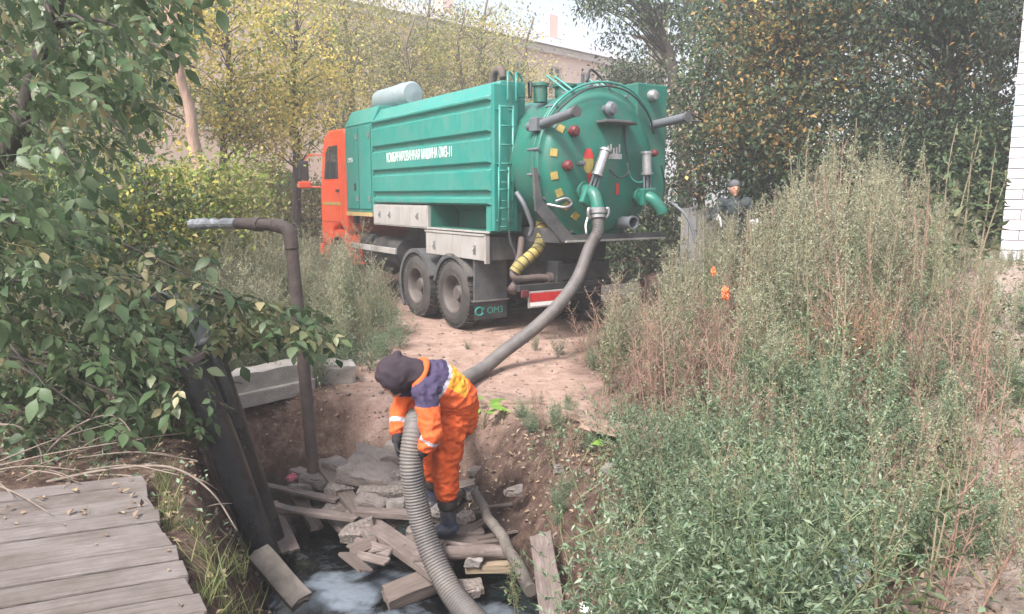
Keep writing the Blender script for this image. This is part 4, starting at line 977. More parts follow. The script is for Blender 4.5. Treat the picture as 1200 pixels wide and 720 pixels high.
# right edge of the pit
log(atz(557, 578, -0.27), atz(624, 694, -0.42), 0.035, 0.045, M['log'], 'thin grey pole lying down the pit edge behind the worker', 17, name='wooden_pole', cat='pole')
plank(atz(634, 628, -0.22), atz(650, 735, -0.36), 0.15, 0.04, M['plank'], 'pale mossy board lying flat at the edge of the weeds', seed=18, roll=0.25)
plank(atz(303, 648, -0.34), atz(354, 706, -0.52), 0.15, 0.06, M['log'], 'weathered grey board end jutting from the bank by the black pipes', .35, 'plank', 19, 'bank_board')

M['crust'] = mat('dirt_crust', (0.27, 0.19, 0.15), 0.95, 0.4, 9, bump=0.9, bscale=40, dirt=(0.12, 0.08, 0.06), dirt_amt=0.7, dirt_scale=5)
def slab(u, v, z, size, rot, m, label, seed, cat='rubble', name='concrete_chunk', amp=0.03, chips=0.05):
    o = rough_block(name, m, size, seed, amp, 6, chips); o.location = atz(u, v, z); o.rotation_euler = [R_(a) for a in rot]
    return tag(o, label, cat)
slab(450, 535, -0.20, (0.46, 0.26, 0.09), (6, 3, 12), M['slab'], 'flat pale slab of broken paving topmost in the rubble', 3)
slab(434, 556, -0.26, (0.48, 0.36, 0.12), (10, 14, -8), M['slab'], 'thick tilted paving slab with a broken front edge', 4)
slab(402, 553, -0.34, (0.40, 0.16, 0.12), (4, 8, -35), M['slab'], 'long rubble piece leaning against the tilted slab', 5)
slab(458, 577, -0.36, (0.50, 0.26, 0.16), (8, -4, 6), M['conglom'], 'coarse gravelly lump of concrete under the paving slabs', 6)
slab(474, 526, -0.16, (0.34, 0.12, 0.09), (0, 5, -12), M['concrete'], 'whitish rounded concrete bar behind the flat slab', 7)
slab(436, 588, -0.34, (0.26, 0.14, 0.08), (5, 10, -20), M['slab'], 'small curved rubble piece on the dark beam', 8)
slab(398, 575, -0.36, (0.22, 0.16, 0.12), (12, 5, 40), M['conglom'], 'small gravelly lump beside the dark beam', 9)
slab(372, 566, -0.40, (0.28, 0.14, 0.09), (0, 8, -10), M['slab'], 'flat rubble piece at the foot of the rusty pipe', 10)
slab(476, 560, -0.30, (0.24, 0.2, 0.14), (5, 0, 30), M['conglom'], 'dark lump wedged behind the hose', 12)
slab(512, 598, -0.30, (0.13, 0.1, 0.07), (5, 0, 60), M['stone'], 'small pale stone by the worker\'s boot', 13, 'stone', 'stone')
slab(465, 592, -0.32, (0.16, 0.10, 0.09), (0, 0, 10), M['stone'], 'smooth grey stone on the squared timber', 14, 'stone', 'stone', 0.015, 0.03)
slab(508, 640, -0.40, (0.20, 0.12, 0.06), (3, 0, -10), M['slab'], 'flat shard of concrete between the boards by the hose', 15)
slab(548, 690, -0.60, (0.20, 0.14, 0.08), (3, 0, 20), M['conglom'], 'dark lump half sunk in the water right of the hose', 16)
slab(657, 548, -0.02, (0.10, 0.08, 0.07), (3, 0, 20), M['stone'], 'fist sized stone on the bare slope', 17, 'stone', 'stone')
slab(714, 552, 0.08, (0.11, 0.08, 0.07), (3, 0, 50), M['stone'], 'pale stone below the bright green leaves', 18, 'stone', 'stone')
slab(600, 575, -0.16, (0.14, 0.10, 0.05), (12, 0, 15), M['slab'], 'flat tan stone on the slope behind the worker', 19, 'stone', 'stone')
rn = random.Random(31)
for k in range(80):                                   # scraps filling the heap
    u, v = rn.uniform(345, 560), rn.uniform(548, 655)
    if u < 400 and v > 600: continue
    z = Z - .02 + rn.uniform(0, .08); a = atz(u, v, z)
    if rn.random() < .55:
        an = rn.uniform(-1.2, 1.2); L = rn.uniform(.14, .46); d = Vector((math.cos(an), math.sin(an), rn.uniform(-.25, .25))) * L
        plank(a, a + d, rn.uniform(.04, .11), rn.uniform(.012, .025), M[rn.choice(['plank', 'plankdark', 'plankdark'])], 'broken scrap of board between the larger planks of the heap', rn.uniform(-.6, .6), 'scrap', k * 7, 'board_scrap')['group'] = 'board scraps in the heap'
    else:
        s = rn.uniform(.06, .15); slab(u, v, z, (s * 1.4, s, s * .6), (rn.uniform(-20, 20), rn.uniform(-20, 20), rn.uniform(0, 180)), M[rn.choice(['slab', 'conglom', 'stone'])], 'small lump of rubble between the planks of the heap', 40 + k, 'rubble', 'rubble_lump', .02, .03)['group'] = 'rubble lumps in the heap'
# broken crust at the lip of the track
slab(596, 470, -0.03, (0.85, 0.42, 0.06), (-6, 4, -10), M['crust'], 'overhanging crust of packed dirt at the track edge behind the worker', 21, 'crust', 'dirt_crust', 0.05, 0.06)
slab(742, 508, 0.12, (0.80, 0.40, 0.09), (-8, 6, -34), M['crust'], 'jutting slab of old asphalt above the bright green leaves', 22, 'crust', 'asphalt_crust', 0.04, 0.05)
slab(694, 492, 0.03, (0.55, 0.30, 0.08), (-8, 5, -30), M['crust'], 'broken piece of asphalt next to the jutting slab', 23, 'crust', 'asphalt_crust', 0.04, 0.05)

# crumpled litter
M['pink'] = mat('pink_wrapper', (0.62, 0.18, 0.24), 0.5, 0.5, 25)
M['orangeplastic'] = mat('orange_plastic_bag', (0.80, 0.20, 0.08), 0.45, 0.15, 8)
M['paleplastic'] = mat('pale_bluish_plastic_film', (0.42, 0.50, 0.52), 0.35, 0.15, 6)
M['whitelitter'] = mat('white_paper_litter', (0.68, 0.67, 0.66), 0.7, 0.15, 9)
def crumple(name, m, loc, size, seed, label, cat):
    bm = bmesh.new(); bmesh.ops.create_icosphere(bm, subdivisions=4, radius=1.0)
    for v in bm.verts:
        n = mnoise.fractal(v.co * 2.2 + Vector((seed, 0, 0)), 1.0, 2.0, 4)
        r = abs(mnoise.noise(v.co * 3.5 + Vector((seed, 5, 1))))
        v.co *= 0.72 + 0.35 * n - 0.5 * r
    bmesh.ops.scale(bm, vec=size, verts=bm.verts)
    me = bpy.data.meshes.new(name); bm.to_mesh(me); bm.free()
    o = link_mesh(name, me, m); o.location = loc; o.rotation_euler = (0, 0, seed)
    return tag(o, label, cat)
crumple('wrapper', M['pink'], atz(343, 560, -0.44), (0.075, 0.05, 0.055), 3.3, 'crumpled pink and white wrapper by the foot of the rusty pipe', 'litter')
p = aty(850, 344, 7.0); crumple('plastic_bag', M['orangeplastic'], p, (0.06, 0.05, 0.09), 1.7, 'crumpled orange plastic bag caught among the tall weeds', 'litter')
p = aty(836, 318, 7.4); crumple('plastic_bag', M['orangeplastic'], p, (0.035, 0.035, 0.06), 5.1, 'small orange plastic scrap hanging in the tall weeds', 'litter')
p = aty(975, 712, 2.75); p.z = hz(p.x, p.y) + 0.06
crumple('plastic_film', M['paleplastic'], p + Vector((0, 0, 0.02)), (0.20, 0.15, 0.13), 7.7, 'crumpled pale bluish plastic film lying among low weeds', 'litter')
p = atz(688, 705, -0.05); p.z = hz(p.x, p.y) + 0.04
crumple('paper_litter', M['whitelitter'], p, (0.07, 0.05, 0.04), 2.2, 'small white crumpled paper at the edge of the weeds', 'litter')
p = atz(960, 395, 0.6); p.z = hz(p.x, p.y) + 0.05
crumple('paper_litter', M['whitelitter'], p, (0.09, 0.06, 0.05), 4.9, 'pale crumpled paper lying deep in the weeds', 'litter')

# ------------------------------------------------------------------ dry twigs on the bank
def twig(pts, r, label, group=None, side=0, seed=0):
    path = spline(pts, 8); n = len(path); mb = MB()
    mb.tube(path, [r * (1 - 0.6 * i / n) for i in range(n)], 6)
    rn = random.Random(seed)
    for k in range(side):
        i = rn.randint(n // 4, n - 3); d = (path[i + 1] - path[i]).normalized()
        e = (d + Vector((rn.uniform(-.9, .9), rn.uniform(-.9, .9), rn.uniform(-.1, .8)))).normalized() * rn.uniform(0.08, 0.28)
        mb.tube([path[i], path[i] + e * .5 + Vector((0, 0, .01)), path[i] + e], [r * .5, r * .4, r * .2], 5)
    return tag(mb.build('dry_twig', M['twig'], smooth=True), label, 'twig', group)
twig([aty(55, 565, 4.3), aty(130, 550, 4.3), aty(200, 548, 4.25), aty(247, 576, 4.2), aty(278, 622, 4.1)], 0.011, 'longest bleached twig arching from the deck to the log on the bank', side=3, seed=1)
twig([aty(60, 560, 4.4), aty(150, 558, 4.4), aty(215, 580, 4.3), aty(266, 628, 4.2)], 0.010, 'bleached twig running under the longest arching twig', side=3, seed=2)
twig([aty(35, 555, 4.6), aty(70, 515, 4.6), aty(110, 490, 4.6), aty(142, 492, 4.6), aty(168, 534, 4.55)], 0.009, 'dry twig bent over in a hoop below the maple leaves', side=1, seed=3)
twig([aty(-10, 497, 4.6), aty(25, 502, 4.6), aty(48, 530, 4.6), aty(45, 566, 4.5)], 0.010, 'dry twig curling down at the end of the deck', side=1, seed=4)
rn = random.Random(8)
for k in range(12):
    a = atz(rn.uniform(-40, 110), rn.uniform(525, 585), 0.36); an = rn.uniform(-0.9, 1.2); L = rn.uniform(0.3, 0.9)
    a.z = hz(a.x, a.y) + 0.05 if a.y > 4.25 else 0.44
    d = Vector((math.cos(an), math.sin(an), rn.uniform(0.0, 0.25))) * L
    twig([a, a + d * .5 + Vector((0, 0, rn.uniform(0, .06))), a + d], 0.006, 'thin dry twig in the loose brush pile on the deck end', 'twigs of the brush pile', 1, k)

# ------------------------------------------------------------------ people
def capsule(mb, p, q, r1, r2, n=14):
    p, q = Vector(p), Vector(q); d = (q - p); L = d.length; d = d.normalized() if L > 1e-6 else Vector((0, 0, 1))
    pts, rs = [], []
    for a in (90, 70, 45, 20): pts.append(p - d * r1 * math.sin(R_(a))); rs.append(max(1e-4, r1 * math.cos(R_(a))))
    for k in range(0, 5): pts.append(p + (q - p) * k / 4); rs.append(r1 + (r2 - r1) * k / 4)
    for a in (20, 45, 70, 90): pts.append(q + d * r2 * math.sin(R_(a))); rs.append(max(1e-4, r2 * math.cos(R_(a))))
    mb.tube(pts, rs, n)
def ellip(mb, c, r, M3=None, n=18):
    vs = []; c = Vector(c); rows = 10
    M3 = M3 or Matrix.Identity(3)
    pts = []
    for i in range(rows + 1):
        a = math.pi * i / rows
        for j in range(n):
            t = 2 * math.pi * j / n
            pts.append(c + M3 @ Vector((r[0] * math.sin(a) * math.cos(t), r[1] * math.sin(a) * math.sin(t), r[2] * math.cos(a))))
    fs = [(i * n + j, i * n + (j + 1) % n, (i + 1) * n + (j + 1) % n, (i + 1) * n + j) for i in range(rows) for j in range(n)]
    mb.add(pts, fs)
def merged(name, mb, mats, parent, voxel=0.012, smooth=6, wrinkle=0.0, wscale=9.0, wdir=(1, 1, 1), assign=None, seed=0):
    """melt the pieces into one continuous skin, then crease it"""
    me = bpy.data.meshes.new(name); me.from_pydata(mb.v, [], mb.f); me.update()
    bm = bmesh.new(); bm.from_mesh(me); bmesh.ops.remove_doubles(bm, verts=bm.verts, dist=1e-4); bmesh.ops.recalc_face_normals(bm, faces=bm.faces); bm.to_mesh(me); bm.free()
    o = bpy.data.objects.new(name, me); COL.objects.link(o)
    r = o.modifiers.new('r', 'REMESH'); r.mode = 'VOXEL'; r.voxel_size = voxel
    s = o.modifiers.new('s', 'SMOOTH'); s.factor = 0.5; s.iterations = smooth
    bpy.context.view_layer.update()
    m2 = bpy.data.meshes.new_from_object(o.evaluated_get(bpy.context.evaluated_depsgraph_get()))
    bpy.data.objects.remove(o); m2.name = name
    if wrinkle:
        wd = Vector(wdir); off = Vector((seed, seed * 2, 0))
        nr = [v.normal.copy() for v in m2.vertices]
        for v, n in zip(m2.vertices, nr):
            q = Vector((v.co.x * wd.x, v.co.y * wd.y, v.co.z * wd.z)) * wscale + off
            a = mnoise.noise(q + mnoise.noise_vector(q * 0.6) * 0.8)
            b = mnoise.noise(q * 2.3)
            v.co += n * wrinkle * ((0.5 - abs(a) * 2.4) + 0.4 * b + 0.35 * (0.4 - abs(mnoise.noise(q * 3.1 + Vector((3, 1, 7)))) * 2))
        m2.update()
    m2.materials.clear()
    for m in (mats if isinstance(mats, (list, tuple)) else [mats]): m2.materials.append(m)
    if assign:
        for p in m2.polygons: p.material_index = assign(p.center, p.normal)
    m2.polygons.foreach_set('use_smooth', np.ones(len(m2.polygons), dtype=bool))
    ob = bpy.data.objects.new(name, m2); COL.objects.link(ob); ob.parent = parent
    return ob
def fabric(name, col, var=0.12, scale=14, rough=0.85, dirt=None, bump=0.25):
    return mat(name, col, rough, var, scale, bump=bump, bscale=180, spec=0.25, dirt=dirt, dirt_amt=0.45, dirt_scale=6)
M['hv_orange'] = fabric('orange_workwear', (0.74, 0.120, 0.030), dirt=(0.34, 0.10, 0.055))
M['hv_yellow'] = fabric('yellow_workwear', (0.84, 0.37, 0.045))
M['hv_navy'] = fabric('dark_blue_yoke', (0.058, 0.046, 0.095))
M['hv_reflect'] = mat('reflective_tape', (0.46, 0.43, 0.48), 0.45, 0.1, 10)
M['hood'] = fabric('dark_purple_hood', (0.040, 0.029, 0.038))
M['skin'] = mat('skin', (0.42, 0.22, 0.15), 0.6, 0.1, 20)
M['glove'] = fabric('black_glove', (0.028, 0.026, 0.030))
M['boot'] = mat('dark_blue_rubber_boot', (0.030, 0.040, 0.075), 0.4, 0.25, 8, dirt=(0.13, 0.105, 0.09), dirt_amt=0.7, dirt_scale=7)
M['bootcuff'] = fabric('black_boot_cuff', (0.035, 0.030, 0.030))
M['dark_jacket'] = fabric('dark_jacket', (0.040, 0.050, 0.055))
M['grey_cap'] = fabric('grey_knit_hat', (0.10, 0.10, 0.11))
M['brow'] = mat('dark_hair', (0.03, 0.02, 0.015), 0.7)

def fingers(mb, wrist, palm_dir, side, curl_dir, s=1.0):
    """palm and five bent fingers"""
    pd, sd, cd = Vector(palm_dir).normalized(), Vector(side).normalized(), Vector(curl_dir).normalized()
    w = Vector(wrist); k = w + pd * 0.085 * s
    for o in (-0.028, -0.009, 0.010, 0.028): capsule(mb, w + sd * o * 0.7 * s, k + sd * o * s, 0.016 * s, 0.015 * s, 8)
    for i, (o, L) in enumerate(((-0.032, 0.060), (-0.011, 0.078), (0.011, 0.085), (0.032, 0.074))):
        b = k + sd * o * s; m1 = b + (pd * 0.75 + cd * 0.65).normalized() * L * 0.45 * s; m2 = m1 + (pd * 0.1 + cd).normalized() * L * 0.33 * s; m3 = m2 + (cd * 0.8 - pd * 0.6).normalized() * L * 0.28 * s
        capsule(mb, b, m1, 0.0105 * s, 0.010 * s, 8); capsule(mb, m1, m2, 0.010 * s, 0.009 * s, 8); capsule(mb, m2, m3, 0.009 * s, 0.0075 * s, 8)
    b = w + pd * 0.03 * s + sd * 0.03 * s; m1 = b + (sd * 0.8 + pd * 0.5 + cd * 0.3).normalized() * 0.045 * s; m2 = m1 + (pd * 0.5 + cd * 0.8 + sd * 0.2).normalized() * 0.035 * s
    capsule(mb, b, m1, 0.015 * s, 0.012 * s, 8); capsule(mb, m1, m2, 0.012 * s, 0.009 * s, 8)

def worker():
    W = empty('person', (-0.50, 5.20, -0.42), 0, 'worker in orange workwear and dark hood bending over the hose', 'person')
    off = Vector(W.location)
    V = lambda *p: Vector(p) - off
    J = dict(pel=V(-0.40, 5.20, 0.50), hipL=V(-0.43, 5.11, 0.47), hipR=V(-0.42, 5.29, 0.47), kneL=V(-0.475, 5.06, 0.10), kneR=V(-0.59, 5.34, 0.12),
             ankL=V(-0.46, 5.12, -0.30), ankR=V(-0.60, 5.46, -0.26), toeL=V(-0.66, 5.05, -0.385), toeR=V(-0.78, 5.40, -0.35),
             waist=V(-0.41, 5.14, 0.62), chest=V(-0.535, 5.04, 0.765), neck=V(-0.655, 4.97, 0.835), head=V(-0.79, 4.93, 0.83),
             shL=V(-0.585, 4.86, 0.745), shR=V(-0.69, 5.13, 0.76), elL=V(-0.535, 4.78, 0.47), elR=V(-0.79, 5.06, 0.52),
             haL=V(-0.595, 4.80, 0.345), haR=V(-0.80, 4.96, 0.375))
    # bare body, continuous, everything else is worn over it
    b = MB()
    capsule(b, J['pel'], J['waist'], 0.125, 0.115); capsule(b, J['waist'], J['chest'], 0.115, 0.135); capsule(b, J['chest'], J['neck'], 0.12, 0.06); capsule(b, J['neck'], J['head'], 0.055, 0.05)
    for s in 'LR':
        capsule(b, J['chest'].lerp(J['sh' + s], .5), J['sh' + s], 0.07, 0.055); capsule(b, J['sh' + s], J['el' + s], 0.05, 0.04); capsule(b, J['el' + s], J['ha' + s], 0.038, 0.027)
        capsule(b, J['hip' + s], J['kne' + s], 0.085, 0.058); capsule(b, J['kne' + s], J['ank' + s], 0.055, 0.04); capsule(b, J['ank' + s] - Vector((0, 0, .04)), J['toe' + s], 0.04, 0.032)
    # head, face turned down to the left
    fd = Vector((-0.80, -0.25, -0.52)).normalized(); up = (Vector((-0.45, -0.1, 0.9)) - fd * Vector((-0.45, -0.1, 0.9)).dot(fd)).normalized(); sd = fd.cross(up)
    H3 = Matrix((sd, fd, up)).transposed(); h = J['head']
    ellip(b, h, (0.074, 0.092, 0.112), H3)
    loc = lambda x, y, z: h + H3 @ Vector((x, y, z))
    capsule(b, loc(0, 0.085, 0.01), loc(0, 0.108, -0.025), 0.010, 0.016, 8)          # nose
    capsule(b, loc(-0.02, 0.082, -0.058), loc(0.02, 0.082, -0.058), 0.011, 0.011, 8)  # mouth
    capsule(b, loc(0, 0.05, -0.09), loc(0, 0.075, -0.095), 0.035, 0.022, 8)           # chin
    for sx in (-1, 1): capsule(b, loc(sx * 0.074, 0.0, 0.02), loc(sx * 0.076, -0.008, -0.02), 0.014, 0.010, 8)
    merged('body', b, M['skin'], W, 0.010, 4)
    for sx in (-1, 1):
        e = MB(); ellip(e, loc(sx * 0.030, 0.083, 0.012), (0.011, 0.008, 0.008), H3, 8); e.build('eye', M['brow'], W, smooth=True)
        e = MB(); capsule(e, loc(sx * 0.016, 0.092, 0.032), loc(sx * 0.046, 0.080, 0.032), 0.006, 0.004, 6); e.build('eyebrow', M['brow'], W, smooth=True)
    # trousers
    b = MB(); capsule(b, J['pel'] + Vector((0, 0, -.02)), J['waist'] - Vector((0, 0, .03)), 0.155, 0.148)
    for s in 'LR':
        capsule(b, J['hip' + s], J['kne' + s], 0.128, 0.095); k, a = J['kne' + s], J['ank' + s]; capsule(b, k, k.lerp(a, .36), 0.096, 0.088)
    capsule(b, J['hipL'].lerp(J['hipR'], .5) + Vector((0.04, 0, -0.03)), J['pel'] + Vector((0.04, 0, 0.03)), 0.135, 0.13)
    merged('trousers', b, M['hv_orange'], W, 0.011, 7, 0.014, 10.0, (1.0, 1.0, 1.9), seed=3)
    # jacket with sleeves: orange, yellow back, reflective stripe, dark yoke
    b = MB()
    ax = (J['neck'] - J['waist']).normalized()
    capsule(b, J['waist'] - ax * 0.02, J['chest'], 0.160, 0.168); capsule(b, J['chest'], J['neck'] - ax * 0.06, 0.165, 0.105)
    capsule(b, J['pel'] + Vector((0.0, 0, 0.06)), J['waist'], 0.160, 0.158)
    for s in 'LR':
        capsule(b, J['chest'].lerp(J['sh' + s], .35) , J['sh' + s], 0.115, 0.092); capsule(b, J['sh' + s], J['el' + s], 0.088, 0.074); capsule(b, J['el' + s], J['el' + s].lerp(J['ha' + s], .62), 0.074, 0.062)
    backn = (Vector((0.75, -0.1, 0.65)) - ax * Vector((0.75, -0.1, 0.65)).dot(ax)).normalized()
    def zones(c, n):
        t = (c - J['waist']).dot(ax); bk = (c - J['chest'] * 0.5 - J['waist'] * 0.5).dot(backn)
        lat = (c - J['chest']).dot(ax.cross(backn))
        arm = min((c - J['elL']).length, (c - J['elR']).length) < 0.16
        sleeve = c.z < J['chest'].z - 0.10 and ((c - J['elL']).length < 0.22 or (c - J['elR']).length < 0.22)
        if sleeve:
            for s in 'LR':
                d = (J['ha' + s] - J['el' + s]); q = (c - J['el' + s]).dot(d) / d.length_squared
                if 0.16 < q < 0.34 and (c - J['el' + s]).length < 0.12: return 3
            return 0
        if t > 0.235: return 2
        if t > 0.208 and bk > -0.02: return 3
        if t > 0.03 and bk > 0.098: return 1
        return 0
    merged('jacket', b, [M['hv_orange'], M['hv_yellow'], M['hv_navy'], M['hv_reflect']], W, 0.010, 6, 0.013, 9.0, (1, 1, 1.5), zones, 7)
    # dark side panel strap and belt line
    b = MB(); pts = []
    for k in range(0, 25):
        a = 2 * math.pi * k / 24; c = J['waist'].lerp(J['pel'], 0.55)
        pts.append(c + Vector((0.168 * math.cos(a) + 0.0, 0.166 * math.sin(a), 0.035 * math.cos(a) + 0.01)))
    pass
    # hood
    b = MB(); ellip(b, loc(0, 0.0, 0.02), (0.108, 0.132, 0.140), H3); capsule(b, loc(0, -0.06, 0.02), J['neck'] + Vector((0.02, 0, 0.01)), 0.10, 0.095)
    capsule(b, loc(0, -0.07, 0.09), loc(0, -0.095, 0.125), 0.06, 0.03)
    def hoodzone(c, n): return 0
    hood = merged('hood', b, M['hood'], W, 0.010, 5, 0.006, 10, seed=2)
    # open the hood in front of the face
    bm = bmesh.new(); bm.from_mesh(hood.data); kill = []
    for v in bm.verts:
        q = H3.transposed() @ (v.co - h)
        if q.y > 0.085 and (q.x / 0.07) ** 2 + ((q.z + 0.06) / 0.10) ** 2 < 1.0: kill.append(v)
    bmesh.ops.delete(bm, geom=kill, context='VERTS'); bm.to_mesh(hood.data); bm.free()
    so = hood.modifiers.new('thick', 'SOLIDIFY'); so.thickness = 0.006; so.offset = -1
    # orange collar standing against the hood
    b = MB(); pts = []
    for k in range(0, 15):
        a = R_(-118 + 236 * k / 14); base = J['neck'] - ax * 0.01
        l2 = ax.cross(backn)
        pts.append(base + (backn * math.cos(a) + l2 * math.sin(a)) * 0.112 + ax * (0.02 if k else 0.0))
    b.tube(pts, [0.022 + 0.006 * math.sin(k) for k in range(15)], 8); b.build('collar', M['hv_orange'], W, smooth=True)
    # gloves
    hose_c = Vector((-0.665, 4.93, 0.42)) - off
    for s, pdir, side in (('L', (-0.55, 0.35, -0.75), (0.2, -0.3, 0.9)), ('R', (0.25, -0.15, -0.95), (-0.2, -0.9, 0.1))):
        b = MB(); e, w = J['el' + s], J['ha' + s]; d = (w - e).normalized(); w = w + d * 0.0
        capsule(b, e.lerp(w, .55), w, 0.045, 0.036, 12)
        cd = (hose_c - w); pdv = Vector(pdir).normalized(); cd = cd - pdv * cd.dot(pdv)
        fingers(b, w, pdir, side, cd, 1.12); merged('glove', b, M['glove'], W, 0.0065, 3)
    # boots
    for s in 'LR':
        k, a, t = J['kne' + s], J['ank' + s], J['toe' + s]
        b = MB(); capsule(b, k.lerp(a, .40), a, 0.064, 0.058); capsule(b, a - Vector((-.02, 0, .04)), t, 0.055, 0.044); capsule(b, a - Vector((-.03, 0, .075)), t - Vector((0, 0, .012)), 0.036, 0.034)
        bo = merged('boot', b, M['boot'], W, 0.010, 4, 0.004, 14)
        c = MB(); kk = k.lerp(a, .50); c.tube([kk + (a - k) * x for x in (0, .06, .14, .20)], [0.066, 0.074, 0.074, 0.066], 18); c.build('boot_cuff', M['bootcuff'], bo, smooth=True)
worker()

def bystander():
    x, y = 3.55, 12.0; z = hz(x, y)
    Z0 = z - 0.02
    W = empty('person', (x, y, Z0), 0, 'person in dark jacket and grey knit hat half hidden behind the tall weeds', 'person')
    J = dict(pel=(0, 0, .95), waist=(0, 0, 1.08), chest=(0, -.03, 1.32), neck=(0, -.05, 1.50), head=(-.02, -.08, 1.63), shL=(.20, -.03, 1.42), shR=(-.20, -.03, 1.42), elL=(.30, -.06, 1.15), elR=(-.33, -.06, 1.17), haL=(.24, -.28, 1.10), haR=(-.30, -.26, 1.16),
             hipL=(.09, 0, .92), hipR=(-.09, 0, .92), kneL=(.10, -.03, .5), kneR=(-.10, -.03, .5), ankL=(.11, 0, .10), ankR=(-.11, 0, .10), toeL=(.13, -.16, .04), toeR=(-.13, -.16, .04))
    J = {k: Vector(v) for k, v in J.items()}
    b = MB()
    capsule(b, J['pel'], J['waist'], .12, .115); capsule(b, J['waist'], J['chest'], .115, .13); capsule(b, J['chest'], J['neck'], .11, .055); capsule(b, J['neck'], J['head'], .052, .05)
    ellip(b, J['head'], (.076, .092, .115)); capsule(b, J['head'] + Vector((0, -.085, .01)), J['head'] + Vector((0, -.105, -.02)), .01, .015, 8)
    capsule(b, J['head'] + Vector((0, -.05, -.09)), J['head'] + Vector((0, -.07, -.095)), .034, .022, 8); capsule(b, J['head'] + Vector((-.02, -.085, -.055)), J['head'] + Vector((.02, -.085, -.055)), .01, .01, 8)
    for sx in (-1, 1): capsule(b, J['head'] + Vector((sx * .076, 0, .02)), J['head'] + Vector((sx * .078, .005, -.02)), .013, .01, 8)
    for s in 'LR':
        capsule(b, J['chest'], J['sh' + s], .09, .055); capsule(b, J['sh' + s], J['el' + s], .048, .04); capsule(b, J['el' + s], J['ha' + s], .038, .027)
        capsule(b, J['hip' + s], J['kne' + s], .085, .055); capsule(b, J['kne' + s], J['ank' + s], .052, .04); capsule(b, J['ank' + s] - Vector((0, 0, .03)), J['toe' + s], .042, .034)
        fingers(b, J['ha' + s], (0, -1, -.2), (.3 if s == 'L' else -.3, 0, 1), (0, 0, -1))
    merged('body', b, M['skin'], W, .010, 4)
    for sx in (-1, 1):
        e = MB(); ellip(e, J['head'] + Vector((sx * .03, -.083, .01)), (.011, .008, .008), None, 8); e.build('eye', M['brow'], W, smooth=True)
    b = MB(); capsule(b, J['pel'] - Vector((0, 0, .05)), J['waist'], .165, .158); capsule(b, J['waist'], J['chest'], .158, .165); capsule(b, J['chest'], J['neck'] - Vector((0, 0, .03)), .15, .09)
    for s in 'LR': capsule(b, J['chest'], J['sh' + s], .11, .085); capsule(b, J['sh' + s], J['el' + s], .082, .068); capsule(b, J['el' + s], J['el' + s].lerp(J['ha' + s], .8), .066, .052)
    merged('jacket', b, M['dark_jacket'], W, .013, 6, .012, 9, seed=5)
    b = MB(); capsule(b, J['pel'], J['waist'] - Vector((0, 0, .1)), .15, .14)
    for s in 'LR': capsule(b, J['hip' + s], J['kne' + s], .11, .085); capsule(b, J['kne' + s], J['ank' + s], .085, .075)
    merged('trousers', b, M['dark_jacket'], W, .014, 6, .01, 9, (1, 1, 1.8), seed=6)
    b = MB(); ellip(b, J['head'] + Vector((0, .015, .065)), (.095, .105, .085)); hat = merged('knit_hat', b, M['grey_cap'], W, .012, 3)
    for s in 'LR':
        b = MB(); fingers(b, J['ha' + s] + Vector((0, .01, 0)), (0, -1, -.2), (.3 if s == 'L' else -.3, 0, 1), (0, 0, -1), 1.35); capsule(b, J['ha' + s] + Vector((0, .06, .01)), J['ha' + s], .05, .042, 10); merged('glove', b, M['whitelitter'], W, .008, 3)
        b = MB(); capsule(b, J['ank' + s], J['ank' + s] + Vector((0, 0, .1)), .07, .07); capsule(b, J['ank' + s] - Vector((0, 0, .05)), J['toe' + s], .06, .05); merged('boot', b, M['boot'], W, .012, 3)
bystander()

# ------------------------------------------------------------------ vegetation
RG = np.random.RandomState(21)
def unit(a): return a / np.maximum(np.linalg.norm(a, axis=-1, keepdims=True), 1e-9)
def leaf_geo(C, A, L, W, fold=0.25, roll=None, rs=RG):
    """folded lozenge leaves: C base points, A axis directions"""
    C = np.asarray(C, float); n = len(C); A = unit(np.asarray(A, float)); L = np.broadcast_to(L, (n,)); W = np.broadcast_to(W, (n,))
    ref = np.tile([0., 0, 1.], (n, 1)); ref[np.abs(A[:, 2]) > 0.92] = [1., 0, 0]
    S = unit(np.cross(A, ref)); N = np.cross(S, A)
    if roll is None: roll = rs.normal(0, 0.7, n)
    c, s = np.cos(roll)[:, None], np.sin(roll)[:, None]; S, N = S * c + N * s, N * c - S * s
    mid = C + A * (L * 0.42)[:, None]
    up = N * (W * fold)[:, None]
    V = np.stack([C, mid + S * (W / 2)[:, None] + up, C + A * L[:, None] - N * (L * 0.12)[:, None], mid - S * (W / 2)[:, None] + up], 1).reshape(-1, 3)
    b = np.arange(n)[:, None] * 4
    F = np.concatenate([b + [[0, 1, 2]], b + [[0, 2, 3]]], 1).reshape(-1, 3)
    return V, F
class Leaves:
    def __init__(s): s.V = []; s.F = []; s.m = []; s.n = 0
    def add(s, V, F, m=0):
        s.V.append(V); s.F.append(F + s.n); s.m.append(np.full(len(F), m, dtype=np.int32)); s.n += len(V)
    def leaves(s, C, A, L, W, m=0, **k):
        if len(C): s.add(*leaf_geo(C, A, L, W, **k), m)
    def mesh(s, name, mats):
        me = fast_mesh(name, np.concatenate(s.V), np.concatenate(s.F), np.concatenate(s.m))
        for m in mats: me.materials.append(m)
        return me
